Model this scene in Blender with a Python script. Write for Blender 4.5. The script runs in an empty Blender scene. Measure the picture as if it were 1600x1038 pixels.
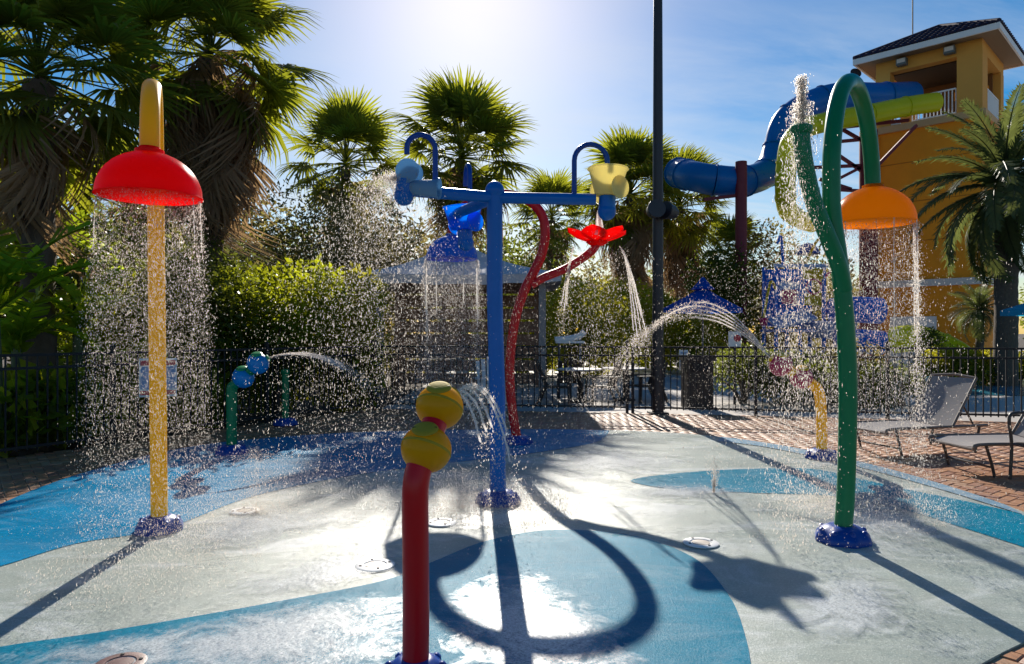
import bpy, math, random
import numpy as np
from mathutils import Vector, Matrix, noise as mnoise

SC = bpy.context.scene
COL = SC.collection
R = random.Random(7)
NR = np.random.default_rng(7)
rad = math.radians

# ------------------------------------------------------------------ camera
FPX, CX, CY, CAMZ = 1100.0, 800.0, 519.0, 1.5       # focal length in photo pixels, photo centre, eye height
cam = bpy.data.objects.new('camera', bpy.data.cameras.new('camera'))
COL.objects.link(cam)
cam.data.sensor_width = 36.0
cam.data.lens = 36.0 * FPX / 1600.0
cam.data.clip_start = 0.05
cam.data.clip_end = 2000
cam.location = (0, 0, CAMZ)
cam.rotation_euler = (rad(90), 0, 0)
SC.camera = cam

# ------------------------------------------------------------------ light
SUN_PX, SUN_PY = 735.0, -80.0
S = Vector(((SUN_PX - CX) / FPX, 1.0, (CY - SUN_PY) / FPX)).normalized()
SUN_EL = math.asin(S.z)
SUN_AZ = math.atan2(S.x, S.y)
sun = bpy.data.objects.new('sun', bpy.data.lights.new('sun', 'SUN'))
COL.objects.link(sun)
sun.data.energy = 5.0
sun.data.angle = rad(0.5)
sun.data.color = (1.0, 0.93, 0.82)
sun.rotation_euler = S.to_track_quat('Z', 'Y').to_euler()

world = bpy.data.worlds.new('World')
SC.world = world
world.use_nodes = True
wn = world.node_tree.nodes
wl = world.node_tree.links
for n in list(wn): wn.remove(n)
w_out = wn.new('ShaderNodeOutputWorld')
w_bg = wn.new('ShaderNodeBackground')
w_bg.inputs['Strength'].default_value = 0.066
sky = wn.new('ShaderNodeTexSky')
sky.sky_type = 'NISHITA'
sky.sun_disc = False
sky.sun_elevation = SUN_EL
sky.sun_rotation = SUN_AZ
sky.altitude = 0
sky.air_density = 1.0
sky.dust_density = 0.42
sky.ozone_density = 1.6
# thin cirrus, by direction
w_tc = wn.new('ShaderNodeTexCoord')
w_sep = wn.new('ShaderNodeSeparateXYZ')
wl.new(w_tc.outputs['Generated'], w_sep.inputs[0])
def wmath(op, a, b=None, c=None):
    m = wn.new('ShaderNodeMath'); m.operation = op
    for i, v in enumerate((a, b, c)):
        if v is None: continue
        if isinstance(v, (int, float)): m.inputs[i].default_value = v
        else: wl.new(v, m.inputs[i])
    return m.outputs[0]
zc = wmath('MAXIMUM', w_sep.outputs['Z'], 0.03)
zc2 = wmath('ADD', zc, 0.12)
u = wmath('DIVIDE', w_sep.outputs['X'], zc2)
v = wmath('DIVIDE', w_sep.outputs['Y'], zc2)
w_cmb = wn.new('ShaderNodeCombineXYZ')
wl.new(wmath('ADD', wmath('MULTIPLY', u, 0.8), wmath('MULTIPLY', v, 0.45)), w_cmb.inputs[0])
wl.new(wmath('ADD', wmath('MULTIPLY', v, 2.6), wmath('MULTIPLY', u, -0.9)), w_cmb.inputs[1])
w_no = wn.new('ShaderNodeTexNoise')
w_no.inputs['Scale'].default_value = 0.9
w_no.inputs['Detail'].default_value = 8
w_no.inputs['Roughness'].default_value = 0.62
w_no.inputs['Distortion'].default_value = 0.5
wl.new(w_cmb.outputs[0], w_no.inputs['Vector'])
w_cr = wn.new('ShaderNodeValToRGB')
w_cr.color_ramp.elements[0].position = 0.38
w_cr.color_ramp.elements[1].position = 0.68
wl.new(w_no.outputs['Fac'], w_cr.inputs[0])
w_hz = wn.new('ShaderNodeMapRange')              # more cloud low in the sky
w_hz.inputs['From Min'].default_value = 0.46
w_hz.inputs['From Max'].default_value = 0.10
w_hz.inputs['To Min'].default_value = 0.04
w_hz.inputs['To Max'].default_value = 0.85
wl.new(w_sep.outputs['Z'], w_hz.inputs['Value'])
cfac = wmath('MULTIPLY', w_cr.outputs['Color'], w_hz.outputs['Result'])
w_hs = wn.new('ShaderNodeHueSaturation')
w_hs.inputs['Saturation'].default_value = 1.8
wl.new(sky.outputs[0], w_hs.inputs['Color'])
w_mix = wn.new('ShaderNodeMixRGB')
wl.new(cfac, w_mix.inputs['Fac'])
wl.new(w_hs.outputs[0], w_mix.inputs[1])
w_mix.inputs[2].default_value = (8.0, 8.4, 9.0, 1)
wl.new(w_mix.outputs[0], w_bg.inputs['Color'])
wl.new(w_bg.outputs[0], w_out.inputs['Surface'])

SC.view_settings.view_transform = 'Standard'
SC.view_settings.look = 'None'
SC.view_settings.gamma = 1.0
SC.view_settings.exposure = 0.55
SC.view_settings.use_curve_mapping = False
SC.cycles.max_bounces = 8
SC.cycles.transparent_max_bounces = 24
SC.cycles.sample_clamp_indirect = 6

# ------------------------------------------------------------------ helpers: places
def P(px, py, d):
    return Vector(((px - CX) / FPX * d, d, CAMZ + (CY - py) / FPX * d))
def G(px, py, z=0.0):
    d = (CAMZ - z) * FPX / (py - CY)
    return Vector(((px - CX) / FPX * d, d, z))

# ------------------------------------------------------------------ helpers: materials
MATS = {}
def lin(c):
    return tuple(((x / 255) / 12.92 if x / 255 <= .04045 else ((x / 255 + .055) / 1.055) ** 2.4) for x in c)
class NT:
    def __init__(self, name):
        self.m = bpy.data.materials.new(name); self.m.use_nodes = True
        self.n = self.m.node_tree.nodes; self.l = self.m.node_tree.links
        for x in list(self.n): self.n.remove(x)
        self.out = self.n.new('ShaderNodeOutputMaterial')
        MATS[name] = self.m
    def new(self, t, **kw):
        x = self.n.new(t)
        for k, val in kw.items():
            if hasattr(x, k): setattr(x, k, val)
            else: x.inputs[k].default_value = val
        return x
    def link(self, a, b): self.l.new(a, b)
    def math(self, op, a, b=None, clamp=False):
        m = self.n.new('ShaderNodeMath'); m.operation = op; m.use_clamp = clamp
        for i, v in enumerate((a, b)):
            if v is None: continue
            if isinstance(v, (int, float)): m.inputs[i].default_value = v
            else: self.l.new(v, m.inputs[i])
        return m.outputs[0]
    def noise(self, scale, detail=4, rough=.55, coords='Object', vec=None, dist=0.0):
        if vec is None:
            tc = self.n.new('ShaderNodeTexCoord'); vec = tc.outputs[coords]
        x = self.n.new('ShaderNodeTexNoise')
        x.inputs['Scale'].default_value = scale; x.inputs['Detail'].default_value = detail
        x.inputs['Roughness'].default_value = rough; x.inputs['Distortion'].default_value = dist
        self.l.new(vec, x.inputs['Vector'])
        return x.outputs['Fac']
    def ramp(self, fac, stops):
        r = self.n.new('ShaderNodeValToRGB')
        e = r.color_ramp.elements
        while len(e) < len(stops): e.new(0.5)
        for i, (p, c) in enumerate(stops):
            e[i].position = p; e[i].color = (*c[:3], 1) if not isinstance(c, (int, float)) else (c, c, c, 1)
        self.l.new(fac, r.inputs[0])
        return r.outputs['Color']
    def mixc(self, fac, a, b, mode='MIX'):
        m = self.n.new('ShaderNodeMixRGB'); m.blend_type = mode
        for i, v in ((0, fac), (1, a), (2, b)):
            if isinstance(v, (int, float)): m.inputs[i].default_value = v if i == 0 else (v, v, v, 1)
            elif isinstance(v, tuple): m.inputs[i].default_value = (*v[:3], 1)
            else: self.l.new(v, m.inputs[i])
        return m.outputs[0]
    def bump(self, h, strength=.3, dist=.01):
        b = self.n.new('ShaderNodeBump'); b.inputs['Strength'].default_value = strength; b.inputs['Distance'].default_value = dist
        self.l.new(h, b.inputs['Height']); return b.outputs['Normal']
    def pbr(self, color, rough=.5, normal=None, **kw):
        b = self.n.new('ShaderNodeBsdfPrincipled')
        if isinstance(color, tuple): b.inputs['Base Color'].default_value = (*color[:3], 1)
        else: self.l.new(color, b.inputs['Base Color'])
        if isinstance(rough, (int, float)): b.inputs['Roughness'].default_value = rough
        else: self.l.new(rough, b.inputs['Roughness'])
        if normal is not None: self.l.new(normal, b.inputs['Normal'])
        for k, v in kw.items(): b.inputs[k.replace('_', ' ')].default_value = v
        return b
    def trans(self, color, normal=None):
        t = self.n.new('ShaderNodeBsdfTranslucent')
        if isinstance(color, tuple): t.inputs[0].default_value = (*color[:3], 1)
        else: self.l.new(color, t.inputs[0])
        return t
    def mixs(self, fac, a, b):
        m = self.n.new('ShaderNodeMixShader')
        if isinstance(fac, (int, float)): m.inputs[0].default_value = fac
        else: self.l.new(fac, m.inputs[0])
        self.l.new(a.outputs[0], m.inputs[1]); self.l.new(b.outputs[0], m.inputs[2]); return m
    def done(self, sh):
        self.l.new(sh.outputs[0], self.out.inputs['Surface']); return self.m

def mat_plastic(name, c, rough=.28, dirt=.25, trans=0.0, tc=None):
    t = NT(name)
    n = t.noise(9, 6, .65)
    f = t.ramp(n, [(.35, 0.0), (.75, 1.0)])
    col = t.mixc(t.math('MULTIPLY', f, dirt), c, tuple(x * .6 + .006 for x in c))
    rr = t.math('ADD', t.math('MULTIPLY', f, .22), rough)
    b = t.pbr(col, rr, t.bump(t.noise(160, 2), .06, .002), Specular_IOR_Level=.3, Coat_Weight=.06, Coat_Roughness=.12)
    if trans:
        return t.done(t.mixs(trans, b, t.trans(tc or c)))
    return t.done(b)
def mat_simple(name, c, rough=.6, var=.3, scale=6, bump=.15, metallic=0.0):
    t = NT(name)
    n = t.noise(scale, 6, .65)
    col = t.mixc(n, tuple(x * (1 - var) for x in c), tuple(min(1, x * (1 + var)) for x in c))
    return t.done(t.pbr(col, rough, t.bump(t.noise(scale * 9, 4), bump, .01), Metallic=metallic))
def mat_leaf(name, c1, c2, tcol, trans=.42, rough=.45):
    t = NT(name)
    oi = t.new('ShaderNodeObjectInfo'); ge = t.new('ShaderNodeNewGeometry')
    f = t.math('FRACT', t.math('ADD', oi.outputs['Random'], ge.outputs['Random Per Island']))
    col = t.mixc(f, c1, c2)
    tc = t.mixc(f, tcol, tuple(x * .6 for x in tcol))
    return t.done(t.mixs(trans, t.pbr(col, rough, None, Specular_IOR_Level=.2), t.trans(tc)))

red = mat_plastic('red_gelcoat', (.58, .004, .010))
yellow = mat_plastic('yellow_gelcoat', (.95, .56, .003), .28, .12, .28, (1.0, .66, .003))
ball_yellow = mat_plastic('ball_yellow_gelcoat', (.98, .54, .002), .3, .1, .5, (1.0, .62, .002))
blue = mat_plastic('blue_gelcoat', (.0, .125, .48))
navy = mat_plastic('dark_blue_gelcoat', (.002, .05, .30))
green = mat_plastic('green_gelcoat', (.001, .19, .07))
red_dome = mat_plastic('red_fibreglass', (.80, .006, .004), .22, .1, .72, (1.0, .012, .004))
orange_dome = mat_plastic('orange_fibreglass', (.95, .33, .003), .22, .1, .82, (1.0, .46, .003))
blue_dome = mat_plastic('blue_fibreglass', (.02, .17, .5), .22, .1, .45, (.05, .2, .8))
yel_bucket = mat_plastic('yellow_translucent_plastic', (.85, .74, .34), .3, .1, .55, (.95, .86, .45))
blu_bucket = mat_plastic('blue_translucent_plastic', (.01, .24, .85), .3, .1, .7, (.02, .45, 1.0))
pale_bucket = mat_plastic('pale_blue_plastic', (.20, .38, .55), .3, .1, .4, (.3, .55, .8))
red_petal = mat_plastic('red_petal_fibreglass', (.85, .008, .006), .25, .1, .7, (.95, .015, .01))
pink = mat_plastic('pink_gelcoat', (.52, .03, .10))
ballblue = mat_plastic('ball_blue_gelcoat', (.005, .22, .58))
ballgreen = mat_plastic('ball_green_gelcoat', (.02, .30, .10))
bl_metal = mat_simple('black_powder_coat', (.008, .008, .010), .7, .3, 20, .05)
lamp_metal = mat_simple('dark_bronze_metal', (.02, .018, .022), .45, .3, 5, .1)
brown_metal = mat_simple('brown_powder_coat', (.05, .035, .03), .4, .3, 8, .06)
white_paint = mat_simple('white_paint', (.75, .75, .74), .5, .1, 3, .06)
cabana_fab = mat_simple('grey_awning_fabric', (.46, .46, .50), .8, .2, 3, .15)
post_grey = mat_simple('grey_post_paint', (.22, .21, .21), .6, .2, 4, .1)
dark_mat = mat_simple('dark_brown_resin', (.03, .02, .016), .5, .3, 6, .1)
slide_blue = mat_plastic('slide_blue_fibreglass', (.004, .16, .42), .25, .25, .25, (.005, .25, .8))
slide_yel = mat_plastic('slide_lime_fibreglass', (.60, .62, .012), .25, .25, .35, (.9, .9, .02))
slide_red = mat_plastic('slide_red_steel', (.17, .018, .03), .5, .3)
tan_metal = mat_simple('tan_metal', (.16, .12, .095), .4, .2, 8, .05)

# wet splash pad coatings
def mat_pad(name, c1, c2, film=.35, dark=.5, spec=.12):
    t = NT(name)
    tc = t.new('ShaderNodeTexCoord'); mp = t.new('ShaderNodeMapping'); mp.inputs['Scale'].default_value = (.55, 1.25, 1)
    t.link(tc.outputs['Object'], mp.inputs['Vector'])
    st = mp.outputs['Vector']
    big = t.noise(.9, 5, .6, 'Object', st, .6)
    mid = t.noise(5, 8, .72, 'Object', st, .8)
    fine = t.noise(110, 3, .75)
    speck = t.noise(260, 2, .8)
    col = t.mixc(t.ramp(mid, [(.3, 0.0), (.7, 1.0)]), c1, c2)
    col = t.mixc(t.ramp(fine, [(.52, 0.0), (.72, .5)]), col, tuple(min(1, x * 1.5 + c1[0] * .25 + .01) for x in c1))
    col = t.mixc(t.ramp(speck, [(.30, dark), (.44, 0.0)]), col, tuple(x * .4 for x in c1))
    grit = t.noise(62, 2, .9)
    col = t.mixc(t.ramp(grit, [(.56, 0.0), (.70, .55)]), col, tuple(min(1, x * 1.7 + c1[0] * .3 + .01) for x in c1))
    col = t.mixc(t.ramp(grit, [(.30, .55), (.43, 0.0)]), col, tuple(x * .45 for x in c2))
    col = t.mixc(t.ramp(t.noise(1.1, 6, .7), [(.40, .45), (.62, 0.0)]), col, tuple(x * .68 for x in c2))
    wet = t.ramp(big, [(.36, 0.0), (.60, 1.0)])
    # aerated water and sun glare painted as white streaks, grainy where they break up
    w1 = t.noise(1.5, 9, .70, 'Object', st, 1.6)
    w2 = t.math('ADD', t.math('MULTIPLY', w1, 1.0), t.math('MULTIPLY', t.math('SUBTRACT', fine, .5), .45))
    foam_glare = t.math('MULTIPLY', t.ramp(w2, [(.50, 0.0), (.66, 1.0)]), film)
    col = t.mixc(foam_glare, col, (.66, .69, .70))
    rough = t.math('ADD', t.math('MULTIPLY', wet, -.12), .38)
    h = t.math('ADD', t.math('MULTIPLY', fine, 1.0), t.math('MULTIPLY', mid, .6))
    return t.done(t.pbr(col, rough, t.bump(h, .45, .008), Specular_IOR_Level=spec))
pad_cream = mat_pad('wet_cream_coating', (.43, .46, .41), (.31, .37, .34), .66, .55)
pad_blue = mat_pad('wet_blue_coating', (.003, .25, .47), (.002, .20, .40), .14, .4, .05)
pad_cyan = mat_pad('wet_turquoise_coating', (.0, .17, .28), (.0, .23, .36), .14, .4, .03)
pad_pale = mat_pad('wet_pale_blue_coating', (.24, .38, .48), (.18, .32, .44), .4)

def mat_paver():
    t = NT('brick_paver_clay')
    oi = t.new('ShaderNodeObjectInfo'); ge = t.new('ShaderNodeNewGeometry')
    f = t.math('FRACT', t.math('ADD', oi.outputs['Random'], ge.outputs['Random Per Island']))
    col = t.ramp(f, [(0.0, (.34, .15, .065)), (.4, (.42, .19, .07)), (.75, (.27, .11, .06)), (1.0, (.43, .25, .13))])
    col = t.mixc(t.ramp(t.noise(30, 6, .7), [(.35, 0.0), (.8, .6)]), col, (.20, .11, .085))
    return t.done(t.pbr(col, .55, t.bump(t.noise(90, 4, .7), .4, .004)))
paver_m = mat_paver()
grout_m = mat_simple('sand_joint', (.16, .12, .09), .9, .3, 30, .3)
soil_m = mat_simple('mulch_soil', (.055, .035, .022), .95, .5, 9, .8)
concrete_m = mat_simple('pale_concrete', (.40, .36, .33), .75, .2, 4, .2)
def mat_water():
    t = NT('pool_water'); n = t.noise(3, 4, .6)
    return t.done(t.pbr((.06, .30, .42), .08, t.bump(n, .3, .05)))
pool_m = mat_water()
def mat_drop():
    t = NT('water_droplet')
    g = t.new('ShaderNodeBsdfGlass'); g.inputs['IOR'].default_value = 1.33; g.inputs['Roughness'].default_value = .25
    tl = t.trans((.95, .87, .79))
    return t.done(t.mixs(.55, g, tl))
drop_m = mat_drop()
def mat_stream():
    t = NT('water_stream')
    tl = t.trans((.97, .91, .86)); gl = t.new('ShaderNodeBsdfGlossy'); gl.inputs['Roughness'].default_value = .12
    tr = t.new('ShaderNodeBsdfTransparent')
    fz = t.ramp(t.noise(40, 4, .7), [(.3, .25), (.7, .85)])
    return t.done(t.mixs(fz, tr, t.mixs(.25, tl, gl)))
stream_m = mat_stream()

fan_leaf = mat_leaf('fan_palm_leaf', (.045, .080, .022), (.075, .105, .022), (.50, .52, .03), .5)
fan_leaf_far = fan_leaf
dead_leaf = mat_leaf('dead_palm_leaf', (.21, .145, .09), (.32, .23, .15), (.46, .29, .14), .45, .8)
date_leaf = mat_leaf('date_palm_leaf', (.03, .05, .025), (.06, .08, .035), (.24, .28, .07), .38)
bush_leaf = mat_leaf('bush_leaf', (.05, .10, .010), (.09, .12, .012), (.58, .62, .02), .58)
bush_dark = mat_leaf('dark_bush_leaf', (.035, .06, .018), (.055, .08, .018), (.28, .32, .03), .5)
bush_yel = mat_leaf('yellow_green_leaf', (.09, .12, .012), (.12, .12, .015), (.72, .66, .03), .58)
olive_leaf = mat_leaf('dull_olive_leaf', (.07, .065, .028), (.10, .085, .036), (.40, .33, .08), .5)
banana_leaf = mat_leaf('banana_leaf', (.06, .12, .015), (.10, .16, .015), (.60, .75, .03), .65, .35)
bark = mat_simple('palm_bark', (.10, .075, .055), .95, .5, 14, .9)

# ------------------------------------------------------------------ helpers: meshes
def link(o):
    COL.objects.link(o); return o
class MB:
    def __init__(s): s.v, s.f, s.mi = [], [], []
    def add(s, vs, fs, mi=0):
        k = len(s.v); s.v += [tuple(x) for x in vs]
        s.f += [tuple(i + k for i in f) for f in fs]; s.mi += [mi] * len(fs); return s
    def box(s, c, size, rz=0.0, mi=0, rot=None):
        c = Vector(c); hx, hy, hz = (x / 2 for x in size)
        M = rot if rot is not None else Matrix.Rotation(rz, 3, 'Z')
        vs = [c + M @ Vector((x * hx, y * hy, z * hz)) for z in (-1, 1) for x, y in ((-1, -1), (1, -1), (1, 1), (-1, 1))]
        return s.add(vs, [(3, 2, 1, 0), (4, 5, 6, 7), (0, 1, 5, 4), (1, 2, 6, 5), (2, 3, 7, 6), (3, 0, 4, 7)], mi)
    def bar(s, a, b, w, h=None, mi=0):
        a, b = Vector(a), Vector(b); h = h or w
        return s.box((a + b) / 2, (w, h, (b - a).length), mi=mi, rot=(b - a).to_track_quat('Z', 'Y').to_matrix())
    def tube(s, pts, r, seg=12, cap=True, mi=0):
        pts = [Vector(p) for p in pts]; n = len(pts)
        rs = r if isinstance(r, (list, tuple)) else [r] * n
        t0 = (pts[1] - pts[0]).normalized()
        up = Vector((0, 0, 1)) if abs(t0.z) < .9 else Vector((1, 0, 0))
        nx = t0.cross(up).normalized(); k = len(s.v); vs = []
        for i, p in enumerate(pts):
            t = (pts[min(i + 1, n - 1)] - pts[max(i - 1, 0)]).normalized()
            nx = (nx - t * nx.dot(t)).normalized(); ny = t.cross(nx)
            for j in range(seg):
                a = 2 * math.pi * j / seg
                vs.append(p + (nx * math.cos(a) + ny * math.sin(a)) * rs[i])
        fs = [(i * seg + j, i * seg + (j + 1) % seg, (i + 1) * seg + (j + 1) % seg, (i + 1) * seg + j) for i in range(n - 1) for j in range(seg)]
        if cap: fs += [tuple(reversed(range(seg))), tuple(range((n - 1) * seg, n * seg))]
        return s.add(vs, fs, mi)
    def lathe(s, prof, c=(0, 0, 0), seg=28, rot=None, mi=0, mod=None):
        c = Vector(c); M = rot or Matrix.Identity(3); vs = []; n = len(prof)
        for r, z in prof:
            for j in range(seg):
                a = 2 * math.pi * j / seg
                q = r * (mod(a, z) if mod else 1)
                vs.append(c + M @ Vector((q * math.cos(a), q * math.sin(a), z)))
        fs = [(i * seg + j, i * seg + (j + 1) % seg, (i + 1) * seg + (j + 1) % seg, (i + 1) * seg + j) for i in range(n - 1) for j in range(seg)]
        if prof[0][0] > 1e-5: fs.append(tuple(reversed(range(seg))))
        if prof[-1][0] > 1e-5: fs.append(tuple(range((n - 1) * seg, n * seg)))
        return s.add(vs, fs, mi)
    def ball(s, c, r, seg=20, rings=12, rot=None, mi=0, sq=1.0):
        return s.lathe([(max(1e-6, r * math.sin(math.pi * i / rings)), -r * sq * math.cos(math.pi * i / rings)) for i in range(rings + 1)], c, seg, rot, mi)
    def mesh(s, name, mats, smooth=False, origin=(0, 0, 0)):
        me = bpy.data.meshes.new(name)
        o = Vector(origin)
        me.from_pydata([tuple(Vector(x) - o) for x in s.v], [], s.f)
        for m in (mats if isinstance(mats, (list, tuple)) else [mats]): me.materials.append(m)
        if len(set(s.mi)) > 1: me.polygons.foreach_set('material_index', s.mi)
        if smooth:
            me.polygons.foreach_set('use_smooth', [True] * len(me.polygons))
            try: me.set_sharp_from_angle(angle=rad(40))
            except Exception: pass
        me.update(); return me
def root_of(o):
    while o.parent: o = o.parent
    return o
def tag(o, label=None, cat=None, group=None, kind=None):
    if label: o['label'] = label
    if cat: o['category'] = cat
    if group: o['group'] = group
    if kind: o['kind'] = kind
    return o
def thing(name, label, cat, loc=(0, 0, 0), group=None, kind=None):
    o = bpy.data.objects.new(name, None); o.location = loc; o.empty_display_size = .1
    link(o); return tag(o, label, cat, group, kind)
def put(name, mb, mats, parent=None, smooth=False, **kw):
    """one mesh object; vertices are given in world space"""
    if parent is not None: org = Vector(root_of(parent).location)
    else: org = Vector(kw.pop('origin', (0, 0, 0)))
    me = mb.mesh(name, mats, smooth, org)
    o = bpy.data.objects.new(name, me); link(o)
    if parent is not None: o.parent = parent
    else: o.location = org
    if kw: tag(o, **kw)
    return o
def np_obj(name, verts, faces, mat, parent=None, smooth=False, **kw):
    verts = np.asarray(verts, dtype=np.float32); faces = np.asarray(faces, dtype=np.int32)
    if parent is not None: verts = verts - np.array(root_of(parent).location, dtype=np.float32)
    me = bpy.data.meshes.new(name); k = faces.shape[1]
    me.vertices.add(len(verts)); me.vertices.foreach_set('co', verts.ravel())
    me.loops.add(faces.size); me.loops.foreach_set('vertex_index', faces.ravel())
    me.polygons.add(len(faces))
    me.polygons.foreach_set('loop_start', np.arange(0, faces.size, k, dtype=np.int32))
    me.polygons.foreach_set('loop_total', np.full(len(faces), k, dtype=np.int32))
    if smooth: me.polygons.foreach_set('use_smooth', np.ones(len(faces), dtype=bool))
    me.materials.append(mat); me.update(); me.validate()
    o = bpy.data.objects.new(name, me); link(o)
    if parent is not None: o.parent = parent
    return tag(o, **kw) if kw else o
def spline(pts, n=8, closed=False):
    pts = [Vector(p) for p in pts]; out = []; m = len(pts)
    rng = range(m if closed else m - 1)
    for i in rng:
        if closed: a, b, c, d = pts[i - 1], pts[i], pts[(i + 1) % m], pts[(i + 2) % m]
        else: a, b, c, d = pts[max(i - 1, 0)], pts[i], pts[i + 1], pts[min(i + 2, m - 1)]
        for k in range(n):
            t = k / n
            out.append(.5 * ((2 * b) + (c - a) * t + (2 * a - 5 * b + 4 * c - d) * t * t + (3 * b - a - 3 * c + d) * t ** 3))
    if not closed: out.append(pts[-1])
    return out
def poly_sheet(name, pts, z, mat, thick=None, parent=None, **kw):
    mb = MB(); n = len(pts)
    top = [(p[0], p[1], z) for p in pts]
    if thick:
        mb.add(top + [(p[0], p[1], z - thick) for p in pts], [tuple(range(n))] + [(i, i + n, (i + 1) % n + n, (i + 1) % n) for i in range(n)])
    else: mb.add(top, [tuple(range(n))])
    o = put(name, mb, mat, parent, **kw)
    me = o.data
    import bmesh
    bm = bmesh.new(); bm.from_mesh(me); bmesh.ops.recalc_face_normals(bm, faces=bm.faces)
    if bm.faces and not thick:
        for f in bm.faces:
            if f.normal.z < 0: f.normal_flip()
    bmesh.ops.triangulate(bm, faces=bm.faces); bm.to_mesh(me); bm.free()
    return o

# ------------------------------------------------------------------ ground
def struct(o): o['kind'] = 'structure'; return o
mb = MB(); mb.add([(-400, -60, -.07), (400, -60, -.07), (400, 700, -.07), (-400, 700, -.07)], [(0, 1, 2, 3)])
struct(put('ground', mb, soil_m))
pad_pts = spline([(-4.45, 6.1), (-4.55, 7.6), (-4.2, 9.2), (-3.2, 10.1), (-1.92, 10.6), (.49, 10.86), (2.39, 10.5), (3.45, 9.48), (4.0, 8.2), (4.22, 7.08), (4.27, 5.87), (4.0, 4.75), (3.3, 3.95), (2.3, 3.3), (1.1, 2.6), (-.8, 2.3), (-2.6, 2.6), (-3.9, 4.0)], 6, True)
pad = struct(poly_sheet('splash_pad', [(p.x, p.y) for p in pad_pts], 0.0, pad_cream, .012))
def inside(x, y, poly):
    c = False; n = len(poly)
    for i in range(n):
        a, b = poly[i], poly[i - 1]
        if (a[1] > y) != (b[1] > y) and x < (b[0] - a[0]) * (y - a[1]) / (b[1] - a[1]) + a[0]: c = not c
    return c
def clip_in(pts, m=.004):
    """keep patch corners inside the pad outline"""
    cx, cy = 0.0, 6.6; out = []
    for p in pts:
        x, y = p[0], p[1]
        if not inside(x, y, pad_pts):
            lo, hi = 0.0, 1.0
            for _ in range(24):
                t = (lo + hi) / 2
                if inside(cx + (x - cx) * t, cy + (y - cy) * t, pad_pts): lo = t
                else: hi = t
            t = lo * (1 - m); x, y = cx + (x - cx) * t, cy + (y - cy) * t
        out.append((x, y))
    return out
def gp(l): return [G(*q) for q in l]
ring_in = spline(gp([(-150, 925), (0, 886), (120, 850), (260, 826), (400, 775), (560, 742), (720, 722), (850, 706), (935, 690), (955, 668)]), 6)
outer_l = [p for p in pad_pts if p.x < .9 and p.y > 4.0]
outer_l.sort(key=lambda p: math.atan2(p.y - 6.6, p.x))
blob = [(p.x, p.y) for p in ring_in]
arc = [(p.x, p.y) for p in outer_l if math.atan2(p.y - 6.6, p.x) > 0] + [(p.x, p.y) for p in sorted([q for q in outer_l if q.y < 6.6 and q.x < 0], key=lambda q: -q.y)]
arc = [a for a in arc if a[1] > 4.4]
poly_sheet('blue_patch', clip_in(blob + list(reversed(arc)) if False else blob + arc), .004, pad_blue, None, pad)
near = spline(gp([(-160, 1045), (0, 1012), (150, 990), (300, 965), (450, 938), (600, 908), (680, 877), (760, 846), (860, 829), (980, 836), (1080, 870), (1138, 930), (1166, 1000), (1176, 1070)]), 6)
poly_sheet('turquoise_patch', clip_in([(p.x, p.y) for p in near] + [(.9, 2.0), (-.8, 1.5), (-2.4, 2.2)]), .004, pad_cyan, None, pad)
band = spline(gp([(985, 752), (1050, 741), (1150, 734), (1265, 733), (1340, 748), (1420, 766), (1510, 784), (1640, 815), (1760, 850), (1700, 890), (1600, 856), (1500, 824), (1400, 794), (1300, 776), (1180, 771), (1060, 766)]), 5, True)
poly_sheet('turquoise_patch', clip_in([(p.x, p.y) for p in band]), .004, pad_cyan, None, pad)
pale = spline(gp([(1120, 690), (1200, 700), (1330, 728), (1450, 760), (1600, 806)]), 5)
pale_o = [(p.x, p.y) for p in pad_pts if p.x > 3.0 and p.y > 5.9]
pale_o.sort(key=lambda q: q[1])
poly_sheet('pale_blue_patch', clip_in([(p.x, p.y) for p in pale] + pale_o), .008, pad_pale, None, pad)

# paver deck ---------------------------------------------------------------
deck_poly = [(-8.5, 1.0), (9.5, 1.0), (10.8, 11.3), (2.2, 13.15), (-2.75, 13.85), (-6.3, 8.1), (-8.0, 5.0)]
deck = struct(poly_sheet('paver_deck', deck_poly, -.05, grout_m, .01))
paver_mesh = []
def paver_verts(cx, cy, ca, sa, L, W, z0, z1, ch=.006):
    vs = []
    for (dx, dy, z) in ((1, 1, z0), (1, 1, z1 - ch), (0, 0, z1)):
        hx, hy = (L / 2, W / 2) if dx else (L / 2 - ch, W / 2 - ch)
        for sx, sy in ((-1, -1), (1, -1), (1, 1), (-1, 1)):
            x, y = sx * hx, sy * hy
            vs.append((cx + x * ca - y * sa, cy + x * sa + y * ca, z))
    return vs
PF = [(8, 9, 10, 11)] + [(b + i, b + (i + 1) % 4, b + 4 + (i + 1) % 4, b + 4 + i) for b in (0, 4) for i in range(4)]
for k in range(4):
    m_ = MB(); m_.add(paver_verts(0, 0, 1, 0, .196, .096, -.045, -.007 - .0015 * k), PF)
    paver_mesh.append(m_.mesh('paver', paver_m))
cand = []
ang = rad(38); ca, sa = math.cos(ang), math.sin(ang)
inner = [(p.x * .0 + p.x, p.y) for p in pad_pts]
def soft_in(x, y):   # inside the pad by more than 0.12 m
    d = math.hypot(x, y - 6.6); t = max(0, 1 + .13 / max(d, .1))
    return inside(x * t, 6.6 + (y - 6.6) * t, pad_pts)
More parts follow.
